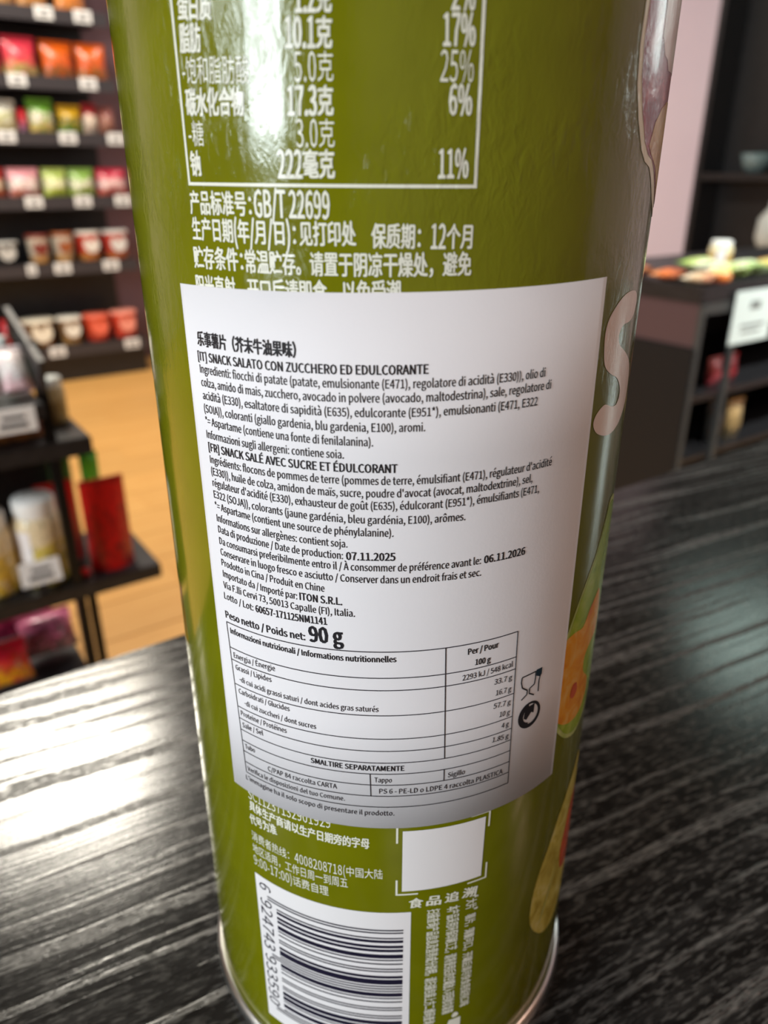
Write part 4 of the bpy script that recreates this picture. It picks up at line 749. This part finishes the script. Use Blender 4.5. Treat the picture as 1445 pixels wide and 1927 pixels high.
def price_tag(label_, a, b, z, w_, h_, group, lean=0.0, turn=0.0, lift=0.0):
    t = thing('price_tag', label_, 'price tag', a, b, z, group, turn)
    if lift: MB().box(-w_/8, w_/8, 0.007, 0.009, 0, lift+0.008).box(-w_/4, w_/4, 0.0, 0.009, 0, 0.002).build('tag_holder', M_black, t)
    o = MB().box(-w_/2, w_/2, 0, 0.002, lift, h_+lift, 0.0005).build('card', M_tag, t); o.rotation_euler.x = lean
    p = MB().box(-w_*0.30, w_*0.30, -0.0006, 0, lift+h_*0.22, lift+h_*0.40).box(-w_*0.22, w_*0.26, -0.0006, 0, lift+h_*0.56, lift+h_*0.70).build('printed_line', M_tagink, t); p.rotation_euler.x = lean
    return t

# ---------------------------------------------------------------- back shelving
M_rail = mat('dark_grey_rail', srgb(58, 54, 58), 0.45)
SA = 1.1726; SB = 3.747                       # right end and front plane of the shelves
sh = thing('shelving_unit', 'long black shelving unit of six shelves along the back wall, full of packs', 'shelf', SA, SB, FLOOR_Z)
MB().box(-2.6, -0.03, 0.31, 0.335, 0, 2.3).build('back_panel', M_black, sh)
MB().box(-2.6, -0.005, 0.03, 0.30, 0, 0.125).build('plinth', M_black, sh)
LEV = [0.155, 0.530, 0.812, 1.070, 1.283, 1.532]          # front-lip centre heights
for h in LEV+[1.79, 2.05]:
    o = MB().box(-2.6, 0.0, 0.0, 0.31, h-0.010, h+0.018, 0.002).build('shelf_board', M_black, sh)
    MB().box(-2.6, 0.0, -0.003, 0.0, h-0.034, h+0.018).build('price_rail', M_rail, o)
for x in (-2.58, -1.75, -0.90):
    MB().box(x-0.02, x+0.02, 0.28, 0.31, 0, 2.3).build('upright', M_black_metal, sh)
def on_shelf(lv): return FLOOR_Z+LEV[lv]+0.019
W_, K_ = (235, 228, 215), (40, 36, 34)
ROWN = ['bottom shelf', 'second shelf from the bottom', 'third shelf from the bottom', 'fourth shelf from the bottom', 'fifth shelf from the bottom', 'topmost shelf in view']
def s_of(px, lv):  # local position along the shelf for a horizontal place in the row
    lo = {5: (0, -0.426, 160, -0.094), 4: (0, -0.472, 200, -0.038), 3: (0, -0.513, 220, -0.021), 2: (0, -0.562, 240, -0.008), 1: (0, -0.611, 240, -0.049), 0: (90, -0.479, 280, 0.009)}[lv]
    return lo[1]+(px-lo[0])/(lo[2]-lo[0])*(lo[3]-lo[1])
bags = [  # level, x0, x1, height, colours(top, mid, low), label
    (5, 0, 36, .17, ((220, 60, 60), (210, 120, 60), (200, 150, 90)), 'red and tan snack bag, leftmost in view on the topmost shelf'),
    (5, 38, 98, .17, ((235, 120, 50), (220, 130, 60), (205, 150, 90)), 'orange snack bag in the middle of the topmost shelf'),
    (5, 112, 172, .17, ((240, 130, 60), (225, 130, 50), (230, 150, 80)), 'orange snack bag, right one on the topmost shelf'),
    (4, -45, 13, .145, ((235, 45, 70), (200, 60, 60), (190, 130, 90)), 'red snack bag cut by the picture edge on the fifth shelf'),
    (4, 16, 80, .145, ((238, 60, 85), (225, 70, 80), (200, 180, 110)), 'pinkish red snack bag with green spots beside the two orange bags'),
    (4, 86, 150, .14, ((240, 105, 20), (225, 95, 30), (150, 95, 55)), 'orange snack bag on the fifth shelf, left of its twin'),
    (4, 153, 214, .14, ((240, 105, 15), (215, 90, 35), (160, 110, 60)), 'orange snack bag on the fifth shelf, nearest the green can'),
    (3, -12, 42, .12, ((240, 235, 220), (200, 200, 150), (210, 190, 120)), 'whitish snack bag with yellow-green marks, leftmost on the fourth shelf'),
    (3, 43, 60, .09, ((215, 40, 50), (190, 50, 70), (170, 130, 160)), 'narrow red pack between two pale bags on the fourth shelf'),
    (3, 61, 111, .13, ((120, 180, 60), (240, 230, 210), (230, 190, 110)), 'white and green snack bag with bright green top corner'),
    (3, 116, 163, .11, ((245, 190, 40), (130, 120, 50), (90, 140, 50)), 'dark green snack bag with yellow patch'),
    (3, 164, 194, .12, ((180, 40, 45), (240, 225, 205), (200, 190, 170)), 'white pack with dark red top on the fourth shelf'),
    (3, 195, 228, .11, ((150, 80, 70), (170, 120, 100), (140, 90, 70)), 'brown snack bag on the fourth shelf beside the green can'),
    (2, -30, 20, .115, ((210, 60, 60), (240, 225, 190), (185, 90, 45)), 'cream snack bag with red top and brown foot, leftmost on the third shelf'),
    (2, 24, 83, .115, ((245, 170, 180), (245, 235, 225), (190, 100, 60)), 'pink and white snack bag with brown foot on the third shelf'),
    (2, 87, 134, .115, ((190, 210, 110), (245, 240, 200), (190, 200, 60)), 'lime and white snack bag, left of the two green ones'),
    (2, 136, 187, .115, ((150, 190, 90), (245, 240, 215), (170, 185, 70)), 'lime and white snack bag, right of the two green ones'),
    (2, 190, 250, .115, ((205, 40, 70), (240, 205, 200), (190, 90, 70)), 'crimson and white snack bag on the third shelf beside the green can'),
]
for i, (lv, x0, x1, h_, cols, lb) in enumerate(bags):
    s0, s1 = s_of(x0, lv), s_of(x1, lv)
    pouch(lb, SA+(s0+s1)/2, SB+0.065, on_shelf(lv), (s1-s0)*1.0, h_, 0.07, cols, 'snack bags on the back shelves', seed=i*1.3, lean=-0.05)
cups = [
    (1, -5, 44, .10, (30, 28, 30), (190, 188, 184), (40, 38, 40), 'black cup with pale lid, leftmost on the second shelf'),
    (1, 58, 101, .125, (200, 190, 175), (120, 45, 35), (205, 140, 50), 'cup with brown lid and amber foot, left of its twin'),
    (1, 105, 147, .13, (195, 185, 170), (150, 80, 40), (205, 145, 60), 'cup with brown lid and amber foot, right of its twin'),
    (1, 151, 201, .13, (200, 50, 40), (225, 215, 205), (205, 140, 70), 'red cup with white round sticker, left of two'),
    (1, 204, 256, .13, (190, 60, 50), (215, 210, 205), (200, 120, 60), 'red cup with white round sticker beside the green can'),
    (0, 60, 118, .125, (120, 90, 60), (235, 225, 205), (190, 130, 60), 'brown bowl with cream lid, leftmost on the bottom shelf'),
    (0, 120, 166, .125, (130, 100, 70), (235, 228, 215), (185, 140, 80), 'brown bowl with cream lid beside the red-orange bowls'),
    (0, 168, 218, .125, (225, 80, 50), (235, 110, 85), (215, 70, 50), 'red-orange bowl on the bottom shelf, left of two'),
    (0, 220, 270, .13, (225, 75, 50), (240, 150, 130), (215, 70, 50), 'red-orange bowl on the bottom shelf beside the green can'),
]
for i, (lv, x0, x1, h_, bc, lc, fc, lb) in enumerate(cups):
    s0, s1 = s_of(x0, lv), s_of(x1, lv); r = (s1-s0)/2*0.97
    cup(lb, SA+(s0+s1)/2, SB+0.012+r*1.05, on_shelf(lv), r, h_, bc, lc, fc, 'cups and bowls on the lower back shelves', seed=i*2.1)
pouch('small bright red pack behind the dark stand on the bottom shelf', SA+s_of(42, 0), SB+0.12, on_shelf(0), 0.08, 0.13, 0.05, ((225, 30, 45), (215, 30, 40), (190, 30, 40)), 'snack bags on the back shelves', 3)
tags = [(5, 80, 'topmost shelf, left'), (5, 155, 'topmost shelf, right'), (4, 30, 'fifth shelf, left'), (4, 163, 'fifth shelf, right'), (3, 11, 'fourth shelf, left'), (3, 123, 'fourth shelf, middle'), (3, 216, 'fourth shelf, right'), (2, 60, 'third shelf, left'), (2, 151, 'third shelf, middle'), (2, 229, 'third shelf, right'), (1, 55, 'second shelf, left'), (1, 112, 'second shelf, middle'), (1, 206, 'second shelf, right'), (0, 108, 'bottom shelf, left'), (0, 246, 'bottom shelf, right')]
for lv, x, wh in tags:
    price_tag('small white price tag on the edge of the '+wh+' one in view', SA+s_of(x, lv), SB-0.0065, FLOOR_Z+LEV[lv]-0.026, 0.072 if x != 55 else 0.04, 0.046, 'price tags on the back shelves')

# ---------------------------------------------------------------- dark display stand at the left
RB = 1.108
st = thing('display_stand', 'dark metal and board display stand with stepped shelves left of the can', 'stand', 0.297, RB, FLOOR_Z)
zz = lambda z: z-FLOOR_Z
MB().box(-0.62, 0.0, 0.0, 0.205, zz(-0.520), zz(-0.494), 0.002).build('shelf_board', M_black, st)
MB().box(-0.62, -0.082, 0.0, 0.23, zz(-0.272), zz(-0.243), 0.002).build('shelf_board', M_black, st)
MB().box(-0.62, -0.150, -0.05, 0.16, zz(-0.190), zz(-0.168), 0.002).build('shelf_board', M_black, st)
MB().box(-0.62, -0.130, 0.06, 0.34, zz(-0.745), zz(-0.725), 0.002).build('shelf_board', M_black, st)
MB().box(-0.62, -0.100, 0.206, 0.214, zz(-0.62), zz(-0.273)).build('back_panel', M_black, st)
for x, y, zt in ((-0.140, 0.012, -0.09), (-0.085, 0.195, -0.50), (-0.60, 0.012, -0.09), (-0.60, 0.195, -0.245)):
    MB().box(x-0.008, x+0.008, y-0.008, y+0.008, 0, zz(zt), 0.001).build('post', M_black_metal, st)
o = MB().box(-0.004, 0.004, 0, 0.20, 0, 0.05).build('side_rail', M_black, st, loc=(-0.145, -0.04, zz(-0.155))); o.rotation_euler.x = 0.25
price_tag('white price tag under the pink and white packets at the left edge', 0.101, RB-0.053, -0.203, 0.062, 0.036, 'price tags on the display stand')
price_tag('white price tag leaning in front of the white-lidded jars', 0.104, RB-0.004, -0.492, 0.062, 0.040, 'price tags on the display stand', lean=-0.15, lift=0.020)
for i, (a, lb) in enumerate(((0.030, 'pink and white packet cut by the left picture edge'), (0.077, 'pink and white packet in the middle of the three upright ones'), (0.124, 'pink and white packet nearest the stand post'))):
    pouch(lb, a, RB-0.012+i*0.004, -0.156, 0.043, 0.088-0.006*i, 0.030, ((250, 235, 235), (250, 246, 244), (244, 200, 205)), 'pink and white packets on the stand', i*2, lean=-0.75, name='packet', cat='packet')
tub('white-lidded jar of yellow sweets, left one, cut by the picture edge', 0.045, RB+0.060, -0.493, 0.036, 0.140, (235, 215, 170), (240, 238, 232), (225, 185, 70), 'white-lidded jars')
tub('white-lidded jar of yellow sweets, right one, beside the red bag', 0.121, RB+0.058, -0.493, 0.038, 0.150, (240, 220, 180), (244, 242, 238), (225, 200, 90), 'white-lidded jars')
red = ((205, 20, 20), (190, 14, 14), (175, 12, 10))
def flatbag(label_, a, b, z, w_, h_, d_, cols, seed, turn=0.0):
    t = thing('standing_bag', label_, 'bag', a, b, z, 'red standing bags', turn)
    MB().grid(lambda i, j: Vector(((i-0.5)*w_, -d_/2*(1-j*0.85)*(1-abs(2*i-1)**3), j*h_)), 8, 8).grid(lambda i, j: Vector(((i-0.5)*w_, d_/2*(1-j*0.85)*(1-abs(2*i-1)**3), j*h_)), 8, 8).build('pouch', pack_mat('red_pouch', *cols, seed=seed), t, smooth=True)
    MB().box(-w_/2, w_/2, -0.0015, 0.0015, h_, h_+0.008, 0.0005).build('seal_strip', mat('red_seal', srgb(170, 20, 20), 0.4), t)
flatbag('bright red standing bag at the right end of the stand', 0.228, RB+0.045, -0.494, 0.074, 0.155, 0.045, red, 1, 0.0)
flatbag('red standing bag half hidden behind the right jar', 0.165, RB+0.110, -0.494, 0.062, 0.140, 0.035, red, 4, 0.0)
gt = thing('green_packet', 'small bright green packet behind the top of the red bag', 'packet', 0.232, RB+0.125, -0.494)
pouch_mesh(0.032, 0.024, 0.185).build('pouch', pack_mat('green_pouch', (90, 190, 40), (60, 165, 30), (50, 140, 30), 2), gt, smooth=True)
gt = thing('green_packet', 'dark green packet behind the stand post, left of the bright green one', 'packet', 0.188, RB+0.155, -0.494)
pouch_mesh(0.040, 0.022, 0.195).build('pouch', pack_mat('dark_green_pouch', (40, 90, 30), (30, 80, 25), (30, 70, 25), 5), gt, smooth=True)
t = thing('sweet', 'small bright red sweet on the shelf below the red bag', 'sweet', 0.176, RB+0.030, -0.494)
MB().lathe([(0, 0), (0.006, 0.001), (0.010, 0.006), (0.008, 0.012), (0, 0.015)], 16).build('wrapper', mat('red_foil', srgb(220, 30, 40), 0.3), t, smooth=True)
# goods on the top of the stand, seen over the counter at the left edge
tub('small dark bottle with white top on the upper stand shelf', 0.130, RB+0.115, -0.167, 0.012, 0.070, (60, 70, 60), (235, 240, 238), (110, 150, 90), 'small bottles on the stand', 'small_bottle', 'bottle')
tub('small pale green bottle with white top near the stand rail', 0.098, RB+0.115, -0.167, 0.012, 0.095, (190, 205, 180), (120, 170, 80), (90, 140, 70), 'small bottles on the stand', 'small_bottle', 'bottle')
tub('pale yellowish jar on the second stand shelf behind the post', 0.190, RB+0.11, -0.243, 0.020, 0.075, (190, 175, 130), (220, 225, 220), (150, 130, 80), None, 'small_jar')
pouch('dark red packet lying on the second stand shelf', 0.110, RB+0.05, -0.243, 0.10, 0.045, 0.03, ((120, 20, 25), (110, 30, 30), (170, 110, 60)), 'packets low on the stand', 7, name='packet', cat='packet')
# bottom tray
pk = ((215, 60, 110), (160, 30, 75), (120, 25, 60))
pouch('magenta foil bag at the back of the bottom tray', 0.075, RB+0.27, -0.706, 0.16, 0.085, 0.06, pk, 'foil bags in the bottom tray', 1, lean=-0.5)
pouch('magenta foil bag with shiny right side in the bottom tray', 0.120, RB+0.17, -0.706, 0.10, 0.080, 0.05, ((225, 120, 160), (150, 70, 95), (110, 90, 95)), 'foil bags in the bottom tray', 4, lean=-0.6)
pouch('red, orange and yellow foil bag in the bottom tray', 0.030, RB+0.11, -0.706, 0.09, 0.075, 0.05, ((230, 30, 60), (225, 60, 25), (240, 170, 20)), 'foil bags in the bottom tray', 2, lean=-0.6)

# ---------------------------------------------------------------- display table at the right
CA, CB, CZ = 1.45, 0.886, -0.082
M_gloss = mat('black_panel', srgb(24, 24, 26), 0.5, spec=0.25)
M_pink_reflection = mat('panel_pink_reflection', srgb(84, 64, 68), 0.35)  # pinkish reflection in the black side panel, put into the base colour
M_greyedge = mat('grey_edge', srgb(64, 66, 66), 0.45)
dt = thing('display_table', 'black display table with open shelves and small packs on top, right of the can', 'table', CA, CB, FLOOR_Z)
H_ = CZ-FLOOR_Z
MB().box(0, 1.10, 0, 0.46, H_-0.040, H_-0.004, 0.002).build('table_top', M_black, dt)
MB().box(1.085, 1.10, 0.006, 0.44, 0, H_-0.04).build('side_panel', M_black, dt)
MB().box(0.01, 1.10, 0.44, 0.455, 0, H_-0.04).build('back_panel', M_black, dt)
MB().box(0.005, 0.020, 0.006, 0.44, H_-0.135, H_-0.041).build('side_panel', M_pink_reflection, dt)
MB().box(0.0, 0.022, 0.0, 0.44, 0.0, H_-0.136).build('lower_side_panel', M_gloss, dt)
for z_ in (0.0, 0.300, 0.452): MB().box(0.023, 1.085, 0.006, 0.438, z_, z_+0.015).build('shelf_board', M_black, dt)
for x in (0.005, 0.142, 1.08): MB().box(x, x+0.014, -0.004, 0.008, 0, H_-0.042, 0.001).build('post', M_greyedge, dt)
MB().box(0.02, 1.08, 0.0, 0.006, H_-0.065, H_-0.041).build('front_rail', M_greyedge, dt)
sg = thing('paper_sign', 'white paper card hanging on the front of the display table', 'sign', 1.645, CB-0.010, -0.222)
MB().box(-0.080, 0.080, 0, 0.0015, 0, 0.118).build('card', mat('card_paper', srgb(226, 240, 238), 0.5), sg)
MB().box(-0.018, 0.022, -0.0008, 0, 0.075, 0.092).box(-0.045, 0.05, -0.0008, 0, 0.036, 0.042).box(-0.040, 0.035, -0.0008, 0, 0.022, 0.027).build('printed_line', mat('card_print', srgb(120, 125, 125), 0.6), sg)
TZ = CZ-0.004
og = ((245, 150, 80), (225, 110, 50), (180, 90, 60))
lab = ['orange pack lying at the far end of the table edge', 'orange and cream pack, third along the table edge', 'reddish orange pack, second along the table edge', 'pale orange pack nearest the table corner']
for i, (b, c) in enumerate(((1.20, og), (1.105, ((245, 225, 180), (235, 140, 70), (200, 100, 50))), (1.01, og), (0.93, ((240, 220, 190), (220, 180, 140), (190, 110, 70))))):
    t = thing('flat_pack', lab[i], 'packet', CA+0.045, b, TZ, 'packs lying on the display table', 0.1*i)
    o = pouch_mesh(0.075, 0.024, 0.070).build('pouch', pack_mat('flat_pack', *c, seed=i), t, loc=(0, -0.035, 0.012), smooth=True); o.rotation_euler = (-PI/2, 0, 0)
t = thing('sweet_tub', 'round glossy orange sweet tub at the near corner of the display table', 'tub', 1.545, 0.915, TZ+0.001)
MB().lathe([(0, 0), (0.022, 0), (0.026, 0.006), (0.026, 0.016), (0.020, 0.026), (0, 0.030)], 24).build('tub_body', pack_mat('orange_tub', (255, 200, 130), (240, 130, 50), (190, 60, 40), 2), t, smooth=True)
gl = ['pale green and white pack in front on the display table', 'yellow-green pack behind the front packs on the display table', 'white and green pack beside the front green one, near the picture edge', 'orange-marked green pack farthest right in the front row']
for i, (a, b, c) in enumerate(((1.625, 0.945, ((245, 245, 220), (220, 225, 160), (170, 190, 90))), (1.68, 1.05, ((150, 190, 70), (200, 215, 130), (235, 235, 200))), (1.72, 0.95, ((250, 250, 235), (225, 235, 190), (150, 180, 90))), (1.82, 0.945, ((235, 170, 80), (205, 215, 150), (170, 190, 100))))):
    t = thing('flat_pack', gl[i], 'packet', a, b, TZ+0.002, 'packs lying on the display table', -0.1*i)
    o = pouch_mesh(0.09, 0.030, 0.08).build('pouch', pack_mat('flat_pack', *c, seed=i+5), t, loc=(0, -0.03, 0.015), smooth=True); o.rotation_euler = (-PI/2+0.05, 0, 0)
tub('white-lidded tub with golden sweets at the back of the display table', 1.83, 1.10, TZ+0.001, 0.029, 0.062, (240, 225, 180), (250, 250, 245), (225, 180, 90), None, 'plastic_tub', 'tub')
for i, (a, lb) in enumerate(((1.625, 'dusty pink pack on the shelf under the hanging card'), (1.69, 'red pack on the shelf under the hanging card'))):
    pouch(lb, a, CB+0.05, FLOOR_Z+0.469, 0.055, 0.065, 0.03, (((235, 130, 140), (190, 70, 80), (150, 50, 60)), ((220, 40, 60), (170, 30, 50), (140, 30, 40)))[i], 'packs on the shelf under the card', i, name='packet', cat='packet')
pouch('tan pack on the shelf under the red packs', 1.735, CB+0.04, FLOOR_Z+0.317, 0.07, 0.10, 0.03, ((190, 160, 110), (150, 130, 90), (60, 60, 50)), 'packs on the shelf under the card', 5, name='packet', cat='packet')
pouch('black pack low on the display table', 1.66, CB+0.05, FLOOR_Z+0.317, 0.065, 0.11, 0.05, ((24, 26, 28), (18, 20, 22), (14, 15, 16)), 'packs on the shelf under the card', 6, name='packet', cat='packet')

# tall black cabinet at the pink right wall
tc = thing('tall_cabinet', 'tall black cabinet standing against the pink wall at the right edge', 'cabinet', 3.40, 2.29, FLOOR_Z)
MB().box(0, 0.19, -0.03, 0.0, 0, 2.7).build('side_panel', M_black, tc)
MB().box(0.17, 0.19, -1.1, -0.03, 0, 2.7).build('back_panel', M_black, tc)
MB().box(0, 0.19, -1.13, -1.1, 0, 2.7).build('side_panel', M_black, tc)
for z_ in (0.05, 0.47, 0.90, 2.66): MB().box(0.004, 0.168, -1.098, -0.032, z_, z_+0.03).build('shelf_board', M_black, tc)
def bowl(label_, a, b, z, r, h_, c):
    t = thing('bowl', label_, 'bowl', a, b, z)
    MB().lathe([(0, 0), (r*0.5, 0), (r*0.8, h_*0.35), (r, h_), (r*0.94, h_), (r*0.74, h_*0.4), (0, h_*0.1)], 28).build('bowl_body', mat('bowl_glaze', srgb(*c), 0.35), t, smooth=True)
bowl('grey-green bowl on a shelf of the tall black cabinet', 3.485, 2.04, FLOOR_Z+0.931, 0.070, 0.08, (110, 130, 132))
bowl('dark grey bowl low in the tall black cabinet', 3.48, 1.98, FLOOR_Z+0.501, 0.070, 0.075, (70, 82, 85))
t = thing('vase', 'pale rounded vase in the tall black cabinet at the right edge', 'vase', 3.48, 1.97, FLOOR_Z+0.61)
t.location = A(3.48, 1.90, FLOOR_Z+0.602)
MB().lathe([(0, 0), (0.045, 0), (0.07, 0.06), (0.066, 0.14), (0.03, 0.19), (0.028, 0.22), (0.024, 0.22)], 28).build('vase_body', mat('vase_glaze', srgb(205, 212, 208), 0.35), t, smooth=True)
